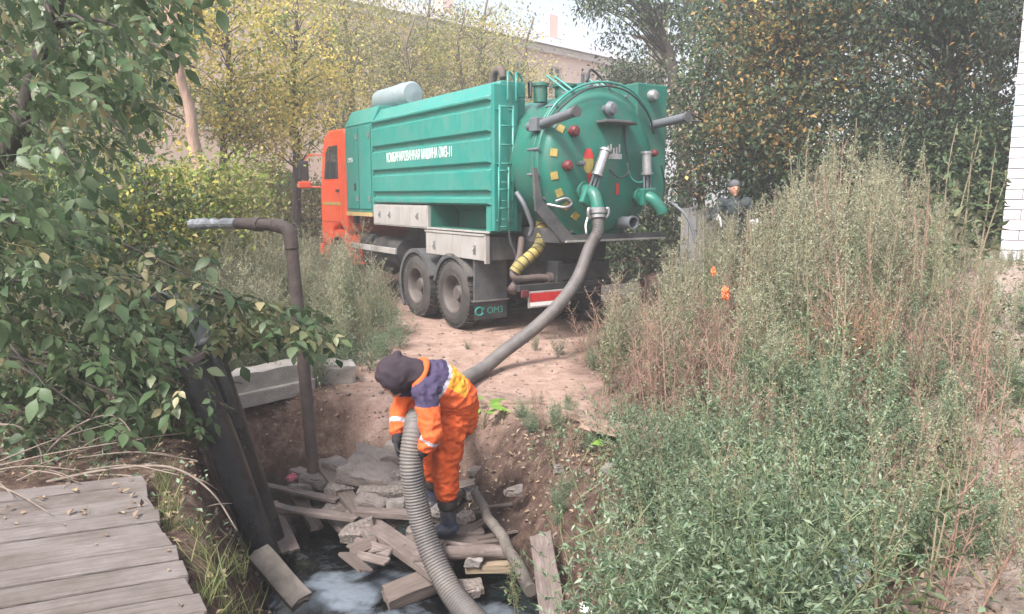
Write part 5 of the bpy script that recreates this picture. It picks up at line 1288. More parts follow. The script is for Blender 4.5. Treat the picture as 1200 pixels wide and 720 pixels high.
def blade_geo(C, D, L, W, bend, rs=RG):
    """bent grass blades, 3 segments"""
    n = len(C); D = unit(D); side = unit(np.cross(D, rs.normal(0, 1, (n, 3)))); out = unit(np.cross(side, D)); vs = []
    for t in (0, .4, .75, 1.0):
        p = C + D * (L * t)[:, None] + out * (L * bend * t * t)[:, None] - np.array([0, 0, 1.]) * (L * bend * 0.5 * t * t)[:, None]
        w = W * (1 - t * 0.96)
        vs += [p - side * (w / 2)[:, None], p + side * (w / 2)[:, None]]
    V = np.stack(vs, 1).reshape(-1, 3); b = np.arange(n)[:, None] * 8
    F = np.concatenate([np.concatenate([b + [[2 * k, 2 * k + 1, 2 * k + 3]], b + [[2 * k, 2 * k + 3, 2 * k + 2]]], 1) for k in range(3)], 1).reshape(-1, 3)
    return V, F

# ---- weed templates: (stem mesh, foliage mesh)
def weed_template(seed, h, stems, blen, nbr, leaf, top_from, mats, stem_m, leaf_dens=1.0, spread=0.12, lean=0.12, beads=True, up=0.9, thin=1.0):
    rs = np.random.RandomState(seed); mb = MB(); lv = Leaves()
    for s in range(stems):
        hh = h * rs.uniform(0.65, 1.0); a0 = rs.uniform(0, 6.28); b0 = np.array([math.cos(a0), math.sin(a0), 0]) * rs.uniform(0.01, spread)
        ln = unit(b0 + rs.normal(0, .02, 3)) * lean * hh * rs.uniform(.3, 1.3); ln[2] = 0
        P = lambda t: b0 + np.array([0, 0, hh * t]) + ln * t ** 1.6 + 0.02 * hh * np.array([math.sin(5 * t + a0), math.cos(4 * t + a0), 0]) * t
        ts = np.linspace(0, 1, 9); mb.tube([P(t) for t in ts], [0.0085 * thin * h ** .5 * (1 - .75 * t) for t in ts], 4, caps=False)
        az = rs.uniform(0, 6.28)
        for k in range(nbr):
            t = 0.12 + 0.86 * k / nbr + rs.uniform(-.02, .02); az += 2.4 + rs.normal(0, .3)
            bl = blen * hh * (0.35 + 0.65 * (1 - t)) * rs.uniform(.6, 1.15) * (0.5 + min(1, t * 3) * .5)
            d = unit(np.array([math.cos(az), math.sin(az), up * rs.uniform(.6, 1.4)])); p0 = P(min(t, 1)); p1 = p0 + d * bl * .55; p2 = p0 + d * bl + np.array([0, 0, bl * .18])
            if bl > 0.07: mb.tube([p0, p1, p2], [0.0028 * thin, 0.0022 * thin, 0.001 * thin], 3, caps=False)
            n = max(3, int(bl / 0.020 * leaf_dens)); q = rs.uniform(0.1, 1, n)[:, None]
            C = p0 * (1 - q) ** 2 + 2 * p1 * q * (1 - q) + p2 * q ** 2
            A = d + rs.normal(0, .75, (n, 3))
            if t > top_from and beads:
                m = 1; L = rs.uniform(.5, 1.0, n) * leaf * 0.42; Wd = L * .75
                C = np.repeat(C, 2, 0) + rs.normal(0, .012, (2 * n, 3)); A = np.repeat(A, 2, 0) + rs.normal(0, .5, (2 * n, 3)); L = np.repeat(L, 2); Wd = np.repeat(Wd, 2)
            else:
                m = 0; L = rs.uniform(.55, 1.15, n) * leaf * (1.15 - .6 * t); Wd = L * rs.uniform(.26, .42, n); A[:, 2] -= .25
            lv.leaves(C, A, L, Wd, m, rs=rs)
    st = mb.mesh('stem'); st.materials.append(stem_m)
    return st, lv.mesh('foliage', mats)
T = {}
mg = [M['lf_mug'], M['lf_mugtop']]
T['mug'] = [weed_template(100 + k, 1.75, 4, .30, 26, .062, (.50, .62, .42, .55)[k], mg, M['stem'], 1.0) for k in range(4)]
T['spire'] = [weed_template(600 + k, 2.0, 2, .13, 34, .060, (.40, .55, .3)[k], mg, M['stem'], 1.4, .08, .10, True, 1.2) for k in range(3)]
T['spiredry'] = [weed_template(650 + k, 1.6, 3, .15, 24, .045, .2, [M['lf_dry'], M['lf_dry']], M['stemdry'], 1.0, .10, .16, True, 1.3) for k in range(2)]
T['bushy'] = [weed_template(200 + k, .78, 8, .42, 19, .040, 2.0, [M['lf_bushy']], M['stemgreen'], 1.7, .16, .40, False, .7, .5) for k in range(4)]
T['dry'] = [weed_template(300 + k, 1.15, 5, .34, 18, .045, .35, [M['lf_dry'], M['lf_dry']], M['stemdry'], .75, .13, .18) for k in range(3)]
T['red'] = [weed_template(400 + k, 1.0, 3, .16, 26, .040, .25, [M['lf_red'], M['lf_red']], M['stemdry'], 1.3, .06, .12) for k in range(2)]
T['leafy'] = [weed_template(500 + k, 1.2, 2, .16, 15, .115, 2.0, [M['lf_mid']], M['stem'], .55, .05, .14, False, .35) for k in range(2)]
def grass_template(seed, n, h):
    rs = np.random.RandomState(seed); C = rs.normal(0, .035, (n, 3)); C[:, 2] = 0; D = np.array([0, 0, 1.]) + rs.normal(0, .38, (n, 3)); D[:, 2] = np.abs(D[:, 2]) + .3
    V, F = blade_geo(C, D, rs.uniform(.5, 1, n) * h, rs.uniform(.005, .009, n), rs.uniform(.2, .8, n), rs)
    me = fast_mesh('blades', V, F); me.materials.append(M['lf_grass']); return me
T['grass'] = [grass_template(k, 34, .32) for k in range(3)]
rw = random.Random(77)
def plant(kind, x, y, sc, label, cat, group, name, tilt=0.1, z=None):
    st, fo = rw.choice(T[kind])
    r = empty(name, (x, y, (hz(x, y) if z is None else z) - 0.02), rw.uniform(0, 6.28), label, cat, group)
    r.rotation_euler = (rw.gauss(0, tilt), rw.gauss(0, tilt), rw.uniform(0, 6.28)); r.scale = (sc * rw.uniform(.88, 1.12),) * 2 + (sc,)
    for nm, me in (('stem', st), ('foliage', fo)):
        o = bpy.data.objects.new(nm, me); COL.objects.link(o); o.parent = r
    return r
def truck_local(x, y):
    dx, dy = x - TR_O[0], y - TR_O[1]; return dx * math.cos(TR_ANG) + dy * math.sin(TR_ANG), -dx * math.sin(TR_ANG) + dy * math.cos(TR_ANG)
def free_spot(x, y, pad=0.0):
    X, Y = truck_local(x, y)
    if abs(X) < 1.55 + pad and -2.75 - pad < Y < 7.0: return False
    if float(pit_t(x, y)) < 1.85: return False
    if math.hypot(x - 3.55, y - 12.0) < 0.32: return False
    return True
def spaced(n, fx, dmin, tries=60000, seed=1):
    rs = random.Random(seed); out = []; grid = {}
    for _ in range(tries):
        if len(out) >= n: break
        p = fx(rs)
        if p is None: continue
        c = (int(p[0] // dmin), int(p[1] // dmin))
        if any(math.hypot(p[0] - q[0], p[1] - q[1]) < dmin for i in (-1, 0, 1) for j in (-1, 0, 1) for q in grid.get((c[0] + i, c[1] + j), ())): continue
        grid.setdefault(c, []).append(p); out.append(p)
    return out
def right_tall(rs):
    x, y = rs.uniform(0.7, 7.6), rs.uniform(5.0, 12.6)
    if rs.random() > float(sst(.74, .57, x / y + .16 * fbm(x, y, .9, 2))) or not free_spot(x, y): return None
    edge = 0.95 + 0.0 * y if y > 7 else 1.0 + 0.35 * (7 - y)
    if x < edge + 0.6 * max(0, 0) : return None
    return x, y
tall = spaced(270, right_tall, 0.28, seed=3)
def right_low(rs):
    x, y = rs.uniform(0.2, 3.9), rs.uniform(2.1, 6.3)
    if rs.random() > float(sst(.80, .55, x / y + .16 * fbm(x, y, .9, 2))) or not free_spot(x, y): return None
    if x < 0.22 + max(0.0, (y - 3.9)) * 0.64 + rs.uniform(-.12, .12): return None
    return x, y
low = spaced(230, right_low, 0.17, seed=4)
VT = np.array([(600, 420), (640, 395), (690, 335), (720, 305), (760, 290), (800, 275), (850, 248), (900, 222), (940, 170), (980, 152), (1050, 172), (1100, 210), (1150, 250), (1170, 310), (1300, 380)], float)
def allowed(x, y, base_h):
    """how tall a weed may grow here so that the thicket keeps its skyline"""
    u = 600 + FOC * x / y; v = np.interp(u, VT[:, 0], VT[:, 1]) + abs(rw.gauss(0, 42)) - 8
    ztop = CAM_H + (230 - v) / FOC * y
    return max(.28, min(base_h, ztop - hz(x, y)))
for (x, y) in tall:
    dryness = float(sst(3.4, 1.4, x - 0.15 * (y - 6.5)))
    if rw.random() < dryness * 0.5 and y < 10.2:
        plant('dry', x, y, allowed(x, y, rw.uniform(.8, 1.25)) / 1.15, 'brown dried weed standing at the foot of the thicket beside the track', 'weed', 'dry weeds beside the track', 'dry_weed')
    else:
        s = allowed(x, y, rw.uniform(1.3, 2.1) * (0.75 if x / y > .5 else 1.0) * (0.6 if x / y > .62 else 1.0) * (0.62 if y < 6.4 else 1.0)) / 1.75
        if rw.random() < .42:
            plant('spire', x, y, s * 1.05, 'slender upright mugwort spire standing out of the thicket on the bank', 'weed', 'slender spires in the thicket', 'mugwort_spire', .07); continue
        if rw.random() < .20:
            plant('spiredry', x, y, s * 1.1, 'brown dead stalk standing in the green thicket on the bank', 'weed', 'dead stalks in the thicket', 'dead_stalk', .1); continue
        plant('mug', x, y, s, 'tall grey green mugwort with feathery head in the thicket on the bank', 'weed', 'mugwort thicket on the bank', 'mugwort')
for (x, y) in low:
    q = rw.random()
    if .20 <= q < .40: plant('spire', x, y, rw.uniform(.28, .5), 'short upright mugwort spire among the low weeds on the near bank', 'weed', 'short spires on the near bank', 'mugwort_spire', .12); continue
    if q < .14: plant('dry', x, y, rw.uniform(.4, .7), 'dried brown stalk among the low weeds on the near bank', 'weed', 'dried stalks on the near bank', 'dry_weed', .14); continue
    if q < .20: plant('leafy', x, y, rw.uniform(.4, .62), 'broad leaved stalk among the low weeds on the near bank', 'weed', 'leafy stalks on the near bank', 'leafy_stalk', .14); continue
    if q < .46 or float(fbm(x, y, .8, 2)) < -.28: continue
    plant('bushy', x, y, rw.uniform(.5, 1.05) * (0.65 if x / y > .5 else 1), 'low bushy grey green weed on the near bank of the pit', 'weed', 'low bushy weeds on the near bank', 'bushy_weed', .14)
for (u, y) in ((950, 5.3), (962, 5.5), (975, 5.2), (990, 5.3), (1003, 5.4), (1012, 5.6), (1020, 5.3), (893, 5.8), (998, 5.7), (1026, 5.7), (956, 5.7), (970, 5.8)):
    x = (u - 600) / 870 * y * 1.02
    plant('red', x, y, rw.uniform(.6, .9), 'reddish orange dock seed stalk rising from the low weeds', 'weed', 'red dock stalks', 'dock_stalk', .05)
for (u, y, s) in ((1085, 8.4, 1.7), (1110, 8.3, 1.55), (1135, 8.0, 1.35), (790, 9.2, 1.1), (905, 9.5, 1.4)):
    x = (u - 600) / 870 * y * 1.02
    plant('leafy', x, y, s, 'tall leafy stalk with drooping leaves above the mugwort', 'weed', 'leafy stalks in the thicket', 'leafy_stalk', .08)
for (x, y) in ((3.2, 10.9), (3.45, 11.2), (3.0, 11.3), (3.3, 11.5), (3.6, 10.8)): plant('mug', x, y, .85, 'tall grey green mugwort with feathery head in the thicket on the bank', 'weed', 'mugwort thicket on the bank', 'mugwort')
# pale flowering stalk close to the camera
p = aty(1105, 715, 2.9); r = plant('mug', p.x, p.y, .42, 'single pale flowering stalk among the low weeds by the path', 'weed', None, 'flowering_stalk', .03)
# weeds left of the truck and round the pipes
def left_tall(rs):
    x, y = rs.uniform(-6.5, -1.7), rs.uniform(7.6, 14.5); X, Y = truck_local(x, y)
    if X > -1.75 and Y > -2: return None
    if x > -1.95 + 0.15 * (min(y, 10.6) - 8.4) - max(0, y - 10.6) * .4 + rs.uniform(-.2, .1): return None
    return x, y
for (x, y) in spaced(185, left_tall, 0.26, seed=5):
    d_edge = -1.55 - x
    plant('mug' if rw.random() < .85 else 'bushy', x, y, rw.uniform(.55, .85) * (0.6 + 0.4 * min(1, max(0, d_edge))) * (1.15 if y > 10 else 1.0), 'grey green mugwort between the rusty pipe and the truck', 'weed', 'mugwort left of the track', 'mugwort')
for (u, v, y) in ((395, 428, 8.3), (430, 418, 8.6), (450, 396, 9.2), (372, 440, 7.9), (330, 425, 8.0), (300, 440, 7.8), (470, 380, 10.0), (405, 410, 9.0), (350, 420, 8.6), (440, 405, 9.4)):
    p = aty(u, v, y); plant('bushy', p.x, p.y, rw.uniform(.5, .8), 'low green weed spilling over the concrete kerb', 'weed', 'low weeds along the kerb', 'bushy_weed')
# weeds behind the truck corner and at the hose
for (x, y, s) in ((1.35, 9.0, .6), (1.1, 9.5, .55), (0.95, 8.7, .5), (1.6, 9.4, .7), (1.5, 8.5, .65), (0.3, 9.9, .35), (0.62, 9.6, .42), (-0.6, 9.9, .22)):
    plant('bushy', x, y, s, 'low green weed beside the suction hose under the tank', 'weed', 'low weeds beside the hose', 'bushy_weed')
for (x, y, k, s) in ((.45, 5.6, 'dry', .35), (.75, 6.1, 'dry', .4), (.25, 6.3, 'dry', .3), (.95, 6.6, 'dry', .45), (.55, 6.9, 'bushy', .25), (.85, 5.3, 'bushy', .3), (.35, 5.0, 'bushy', .22), (1.15, 6.9, 'dry', .5), (.1, 6.8, 'bushy', .2), (.62, 5.9, 'bushy', .22), (1.3, 7.4, 'dry', .5), (1.05, 7.7, 'dry', .4), (-1.15, 7.3, 'dry', .3), (-1.3, 7.7, 'bushy', .3), (-1.45, 7.1, 'bushy', .3)):
    plant(k, x, y, s, 'small straggly weed on the bare slope behind the worker', 'weed', 'straggly weeds on the slope', 'slope_weed', .25)
rq = random.Random(9)
for k in range(26):
    x, y = rq.uniform(.1, 1.25), rq.uniform(4.9, 7.3)
    if float(pit_t(x, y)) < 1.25: continue
    plant(rq.choice(['bushy', 'bushy', 'dry', 'leafy']), x, y, rq.uniform(.16, .36), 'small straggly weed on the bare slope behind the worker', 'weed', 'straggly weeds on the slope', 'slope_weed', .25)
# green tuft by the lower pole
for (u, v, z, s) in ((595, 700, -.45, .38), (606, 716, -.42, .34)):
    p = atz(u, v, z); plant('leafy', p.x, p.y, s, 'bright young plant at the foot of the grey pole', 'plant', 'young plants in the pit', 'young_plant', .1, z=z)
# grass tufts
def tuft(x, y, s, z=None):
    o = bpy.data.objects.new('grass_tuft', rw.choice(T['grass'])); COL.objects.link(o); o.location = (x, y, (hz(x, y) if z is None else z) - .01); o.rotation_euler = (0, 0, rw.uniform(0, 6.28)); o.scale = (s,) * 3
    tag(o, 'small green grass tuft between the deck and the pit', 'grass tuft', 'grass tufts along the deck edge')
for (u, v) in ((195, 590), (200, 620), (205, 640), (260, 650), (275, 630), (240, 665), (300, 700), (320, 690), (335, 680), (255, 690), (280, 705), (230, 640), (265, 715), (310, 665), (345, 695), (196, 575), (160, 640), (105, 640), (245, 715)):
    p = atz(u, v, .25); tuft(p.x, p.y, rw.uniform(.5, 1.0))

# broad bright leaves
def broad_leaf_mesh(n=10):
    vs, fs = [], []
    for i in range(n + 1):
        t = i / n; w = math.sin(math.pi * min(1, t * 1.02) ** .75) * .42 * (1 - .25 * t)
        for j, s in enumerate((-1, -.5, 0, .5, 1)):
            vs.append((s * w, t, .10 * abs(s) * w * 2 - .28 * t * t + .03 * math.sin(9 * t + j)))
    for i in range(n):
        for j in range(4): a = i * 5 + j; fs.append((a, a + 1, a + 6, a + 5))
    me = bpy.data.meshes.new('leaf'); me.from_pydata(vs, [], fs); me.update(); me.materials.append(M['lf_bright'])
    me.polygons.foreach_set('use_smooth', np.ones(len(me.polygons), dtype=bool)); return me
BL = broad_leaf_mesh()
def broad_plant(loc, n, size, label, seed, hgt_=0.2):
    r = empty('broadleaf_plant', loc, 0, label, 'plant'); rn = random.Random(seed)
    for k in range(n):
        a = 2.4 * k + rn.uniform(-.3, .3); h = hgt_ * rn.uniform(.5, 1.1); tip = Vector((math.cos(a) * .10, math.sin(a) * .10, h))
        s = MB(); s.tube(spline([(0, 0, -.03), tip * .5 + Vector((0, 0, .03)), tip], 4), .004, 5); s.build('stalk', M['stem'], r)
        o = bpy.data.objects.new('leaf', BL); COL.objects.link(o); o.parent = r; o.location = tip; o.rotation_euler = (rn.uniform(-.1, .5), rn.uniform(-.2, .2), a - math.pi / 2); o.scale = (size * rn.uniform(.7, 1.1),) * 3
p = aty(566, 462, 6.9); broad_plant((p.x, p.y, hz(p.x, p.y)), 7, .17, 'bright green broad leaved plant growing behind the worker\'s back', 3, .26)
p = atz(722, 530, .06); broad_plant((p.x, p.y, hz(p.x, p.y)), 5, .13, 'small bright green broad leaved plant under the asphalt slab', 5, .1)

# undergrowth nobody could count
def undergrowth():
    rs = np.random.RandomState(5); n = 42000
    x = rs.uniform(-6.5, 8.2, n); y = rs.uniform(2.0, 15, n)
    t = pit_t(x, y); X = (x - TR_O[0]) * math.cos(TR_ANG) + (y - TR_O[1]) * math.sin(TR_ANG); Y = -(x - TR_O[0]) * math.sin(TR_ANG) + (y - TR_O[1]) * math.cos(TR_ANG)
    rd = np.abs(x + 0.30 - 0.02 * (y - 8)) / (1.15 + 0.03 * y)
    dens = np.where((x > .12) | ((x > -2.1) & (x < -.9) & (y < 4.9)), 1.0, np.where(x < -1.95 + .12 * (np.minimum(y, 10.6) - 8.4), 1.0, .05)) * np.where(x > 0, sst(1.15, 1.7, t), sst(1.7, 2.1, t)) * np.where((np.abs(X) < 1.3) & (Y > -2.5), 0, 1) * np.where((rd < 1.15) & (y > 6.5) & (x < 1.4), .03, 1)
    dens = dens * np.where(x / y > .62, .5, 1) * np.where((x + 1.9) * .934 + (y - 3) * .358 < .45 - .24 * (-(x + 1.9) * .358 + (y - 3) * .934), np.where(y < 4.2, 0, 1), 1)
    clump = sst(-.15, .25, fbm(x, y, 1.6, 3)); k = rs.rand(n) < dens * (.25 + .75 * clump)
    x, y = x[k], y[k]; n = len(x); C = np.stack([x, y, hgt(x, y)], 1)
    lv = Leaves(); h = n // 2
    V, F = blade_geo(C[:h], np.array([0, 0, 1.]) + rs.normal(0, .4, (h, 3)), rs.uniform(.08, .30, h), rs.uniform(.005, .009, h), rs.uniform(.2, .8, h), rs); lv.add(V, F, 0)
    C2 = np.repeat(C[h:], 4, 0) + np.abs(rs.normal(0, .06, (4 * (n - h), 3))) * [1, 1, 1.2]; C2[:, :2] += rs.normal(0, .05, (len(C2), 2))
    lv.leaves(C2, rs.normal(0, 1, (len(C2), 3)) + [0, 0, .3], rs.uniform(.02, .06, len(C2)), rs.uniform(.012, .028, len(C2)), 1, rs=rs)
    o = link_mesh('undergrowth', lv.mesh('undergrowth', [M['lf_grass'], M['lf_bushy']])); tag(o, 'short grass and tiny weeds covering the banks', 'undergrowth', kind='stuff')
    # fallen leaves
    n = 42000; x = rs.uniform(-5, 7.8, n); y = rs.uniform(1.8, 12, n); t = pit_t(x, y)
    rd = np.abs(x + 0.30 - 0.02 * (y - 8)) / (1.15 + 0.03 * y)
    ca_, sa_ = math.cos(R_(21)), math.sin(R_(21)); dlx = (x + 1.9) * ca_ + (y - 3.0) * sa_; dly = -(x + 1.9) * sa_ + (y - 3.0) * ca_; on = (dlx < .40 - .24 * dly) & (dly < 1.2)
    d = np.where(t < 2.4, .95, .45) * np.where((rd < 1.1) & (y > 6.8) & (t > 1.9), .12, 1) * np.where(on, np.where((dly > .55) | (dlx > .1 - .24 * dly), .5, .06), 1) * (.25 + .75 * sst(-.2, .2, fbm(x + 40, y, 2.0, 3)))
    z = hgt(x, y); k = (rs.rand(n) < d) & (z > WZ + .05); z = np.where(on, .425, z); C = np.stack([x, y, z + .006], 1)[k]; n = len(C)
    A = rs.normal(0, 1, (n, 3)); A[:, 2] = rs.normal(.12, .22, n); lv = Leaves(); lv.leaves(C, A, rs.uniform(.02, .06, n), rs.uniform(.012, .034, n), 0, roll=rs.normal(0, .35, n), fold=.3, rs=rs)
    tag(link_mesh('leaf_litter', lv.mesh('leaf_litter', [M['lf_litter']])), 'brown fallen leaves scattered over the slopes', 'leaf litter', kind='stuff')
    # loose stones and clods
    n = 9500; x = rs.uniform(-4.5, 7.8, n); y = rs.uniform(2.2, 12.5, n); t = pit_t(x, y); z = hgt(x, y); k = (z > WZ - .02) & ~((x < -1.1) & (y < 4.3)) & ((t < 2.4) | (rs.rand(n) < .5)); x, y, z = x[k], y[k], z[k]; n = len(x)
    oct_ = np.array([(1, 0, 0), (-1, 0, 0), (0, 1, 0), (0, -1, 0), (0, 0, 1), (0, 0, -1)], float); of = np.array([(0, 2, 4), (2, 1, 4), (1, 3, 4), (3, 0, 4), (2, 0, 5), (1, 2, 5), (3, 1, 5), (0, 3, 5)])
    s = .006 + .022 * rs.rand(n) ** 3; V = oct_[None] * (1 + rs.uniform(-.35, .35, (n, 6, 1))) * s[:, None, None] * rs.uniform(.6, 1.3, (n, 1, 3)); a = rs.uniform(0, 6.28, n); c, sn = np.cos(a)[:, None], np.sin(a)[:, None]
    V = np.stack([V[:, :, 0] * c - V[:, :, 1] * sn, V[:, :, 0] * sn + V[:, :, 1] * c, V[:, :, 2]], -1) + np.stack([x, y, z + s * .3], 1)[:, None]
    F = (of[None] + (np.arange(n) * 6)[:, None, None]).reshape(-1, 3)
    me = fast_mesh('gravel', V.reshape(-1, 3), F); tag(link_mesh('gravel', me, M['clod']), 'loose small stones and clods over the bare earth', 'gravel', kind='stuff')
undergrowth()

# ------------------------------------------------------------------ trees
def make_tree(name, label, base, trunk, r0, ells, nclump, per, leaf, mats, weights, bark, group=None, seed=0, sigma=.3, droop=.3, cat='tree', branch_frac=.8, wr=.6):
    """trunk = polyline; ells = [(centre, radii)] that the leaf clumps fill"""
    rs = np.random.RandomState(seed); root = empty(name, base, 0, label, cat, group); base = np.array(base, float)
    tp = [Vector(p) - Vector(base) for p in trunk]; path = spline(tp, 5); n = len(path); mb = MB()
    for i, p in enumerate(path): p += mnoise.noise_vector(Vector((i * .4, seed, 0))) * r0 * .5
    mb.tube(path, [r0 * (1 - .72 * i / (n - 1)) * (1.25 if i == 0 else 1) for i in range(n)], 9)
    lv = Leaves(); vol = np.array([e[1][0] * e[1][1] * e[1][2] for e in ells]) ** .67; vol = vol / vol.sum()
    for c in range(nclump):
        e = ells[rs.choice(len(ells), p=vol)]; d = unit(rs.normal(0, 1, 3)); rad = rs.uniform(.35, 1.0) ** .6
        cc = np.array(e[0]) - base + d * np.array(e[1]) * rad
        if rs.rand() < branch_frac:
            hh = cc[2] - rs.uniform(.2, .55) * np.linalg.norm(cc[:2]) - .2
            j = min(range(n), key=lambda i: abs(path[i].z - hh)); p0 = path[max(1, j)]; p3 = Vector(cc)
            mid = p0.lerp(p3, .5) + Vector((rs.normal(0, .12), rs.normal(0, .12), .12 * (p3 - p0).length)); br = r0 * .16 * (1 - .5 * j / n) + .006
            mb.tube(spline([p0, mid, p3], 4), [br * (1 - .85 * q / 8) for q in range(9)], 5, caps=False)
        k = int(per * rs.uniform(.5, 1.4)); C = cc + rs.normal(0, 1, (k, 3)) * sigma * np.array([1.15, 1.15, .75]) * rs.uniform(.7, 1.3)
        A = rs.normal(0, 1, (k, 3)); A[:, 2] -= droop; m = rs.choice(len(mats), p=weights)
        mm = np.where(rs.rand(k) < .92, m, rs.choice(len(mats), k, p=weights)); L = leaf * rs.uniform(.6, 1.25, k)
        for q in range(len(mats)):
            s = mm == q
            lv.leaves(C[s], A[s], L[s], L[s] * wr, q, rs=rs)
    mb.build('trunk', bark, root, smooth=True)
    o = link_mesh('crown', lv.mesh('crown', mats), None, root)
    return root
def P3(u, v, y): p = aty(u, v, y); return (p.x, p.y, p.z)
def G(u, y): x = (u - 600) / FOC * y * 1.0; return (x, y, hz(x, y) - .1)
yel = [M['lf_yellow'], M['lf_lime'], M['lf_pale']]
def px_ell(u, v, ru, rv, y, depth=None):
    s = y / FOC; return (P3(u, v, y), (ru * s, (depth or ru * s), rv * s))
make_tree('leaning_tree', 'tree with a bare pinkish leaning trunk in front of the peach building', G(244, 12.2), [G(244, 12.2), P3(232, 200, 12.2), P3(219, 120, 12.1), P3(207, 40, 12), P3(198, -60, 12)], .125, [px_ell(180, -40, 120, 60, 13.3), px_ell(250, -20, 60, 50, 13.4)], 46, 60, .11, yel, [.35, .5, .15], M['barkpink'], seed=1)
make_tree('yellow_tree', 'slim tree with dense bright yellow leaves beside the leaning trunk', G(262, 17), [G(262, 17), P3(262, 190, 17), P3(268, 100, 17), P3(262, 0, 17)], .11, [px_ell(265, 75, 62, 95, 17), px_ell(300, 140, 40, 50, 17)], 105, 58, .11, yel, [.66, .16, .18], M['barkdark'], seed=2)
make_tree('yellow_tree', 'yellow leaved tree with a forked dark trunk in front of the cab', G(345, 19.5), [G(345, 19.5), P3(347, 200, 19.5), P3(343, 110, 19.5), P3(350, 0, 19.5)], .14, [px_ell(345, 60, 62, 80, 19.5), px_ell(325, 140, 36, 44, 19.3), px_ell(362, 150, 26, 34, 19.2)], 105, 52, .115, yel, [.56, .2, .24], M['barkdark'], seed=3)
make_tree('olive_tree', 'thin olive leaved tree over the roof silencer', G(420, 24), [G(420, 24), P3(412, 110, 24), P3(405, 30, 24), P3(400, -40, 24)], .12, [px_ell(405, 40, 55, 70, 24)], 48, 46, .13, [M['lf_pale'], M['lf_yellow']], [.75, .25], M['bark'], seed=4)
for k, (u, y, tv, lab) in enumerate(((458, 27, 30, 'feathery pale tree behind the front of the side box'), (503, 29, -20, 'tall thin pale tree rising behind the middle of the side box'), (566, 27, 15, 'sparse pale tree with spreading limbs behind the rear of the side box'), (620, 31, 40, 'small sparse tree in front of the building eaves'))):
    make_tree('pale_tree', lab, G(u, y), [G(u, y), P3(u + 3, 120, y), P3(u - 4, 60, y), P3(u + 6, tv - 20, y)], .11, [px_ell(u, tv + 45, 42, 62, y), px_ell(u + 15, tv + 85, 45, 30, y)], (95, 95, 95, 46)[k], 46, .105, [M['lf_pale'], M['lf_mid'], M['lf_yellow']], [.66, .22, .12], M['bark'], seed=10 + k, sigma=.4)
for k, (u, y, tv, lab) in enumerate(((385, 23, 20, 'yellow green tree right behind the orange cab'), (480, 24, 40, 'fine leaved olive tree over the front half of the side box'), (540, 25, 30, 'fine leaved olive tree over the rear half of the side box'), (435, 30, -10, 'hazy olive tree against the building wall behind the silencer'), (590, 29, 60, 'low olive tree against the wall behind the tank top'))):
    make_tree('olive_tree', lab, G(u, y), [G(u, y), P3(u + 3, 120, y), P3(u - 4, 60, y), P3(u + 6, tv - 20, y)], .09, [px_ell(u, tv + 45, 46, 60, y), px_ell(u, tv + 105, 52, 40, y)], 105, 46, .10, [M['lf_pale'], M['lf_lime'], M['lf_yellow']], [.6, .22, .18], M['bark'], seed=80 + k, sigma=.4)
make_tree('willow_tree', 'leaning tree with bluish green hanging leaves behind the tank lid', G(806, 20), [G(806, 20), P3(795, 110, 20), P3(778, 50, 20), P3(752, -10, 20), P3(735, -60, 20)], .22, [px_ell(745, 10, 50, 45, 20), px_ell(790, 25, 40, 40, 20.5), px_ell(700, -20, 40, 40, 20)], 64, 60, .14, [M['lf_mid'], M['lf_dark']], [.7, .3], M['barkdark'], seed=20, droop=1.2, wr=.35)
make_tree('round_bush', 'small rounded dark bush behind the top of the tank', G(733, 24), [G(733, 24), P3(733, 150, 24), P3(734, 90, 24)], .1, [px_ell(735, 90, 26, 30, 24)], 34, 60, .12, [M['lf_dark'], M['lf_mid']], [.6, .4], M['barkdark'], seed=21, cat='bush')
make_tree('lilac_bush', 'dense green bush right beside the green end box of the tanker', G(822, 15.5), [G(822, 15.5), P3(822, 180, 15.5), P3(826, 90, 15.5)], .1, [px_ell(822, 160, 42, 75, 15.5, .9), px_ell(838, 90, 40, 60, 16, 1.0)], 120, 62, .10, [M['lf_mid'], M['lf_dark'], M['lf_dry']], [.40, .46, .14], M['barkdark'], seed=22, cat='bush')
make_tree('autumn_tree', 'tree turning orange and brown between the dark trees behind the weeds', G(930, 14), [G(930, 14), P3(928, 200, 14), P3(935, 100, 14), P3(925, -20, 14)], .15, [px_ell(925, 110, 80, 100, 14, 1.3), px_ell(890, 170, 45, 60, 13.6, .8), px_ell(975, 60, 60, 70, 14, 1.0), px_ell(900, 20, 60, 60, 14, 1.0)], 190, 62, .105, [M['lf_orange'], M['lf_dark'], M['lf_mid'], M['lf_yellow']], [.32, .38, .27, .03], M['barkdark'], seed=23)
make_tree('dark_tree', 'dark green tree with hanging boughs beside the white brick wall', G(1100, 13.5), [G(1100, 13.5), P3(1105, 150, 13.5), P3(1110, 60, 13.5), P3(1100, -60, 13.5)], .18, [px_ell(1090, 90, 95, 120, 13.5, 1.3), px_ell(1150, 60, 60, 140, 13.8, 1.0), px_ell(1040, 160, 50, 70, 13.2, .8), px_ell(1060, -10, 90, 50, 13.5, 1.2)], 230, 66, .11, [M['lf_dark'], M['lf_mid'], M['lf_orange']], [.86, .09, .05], M['barkdark'], seed=24, droop=1.0, wr=.4)
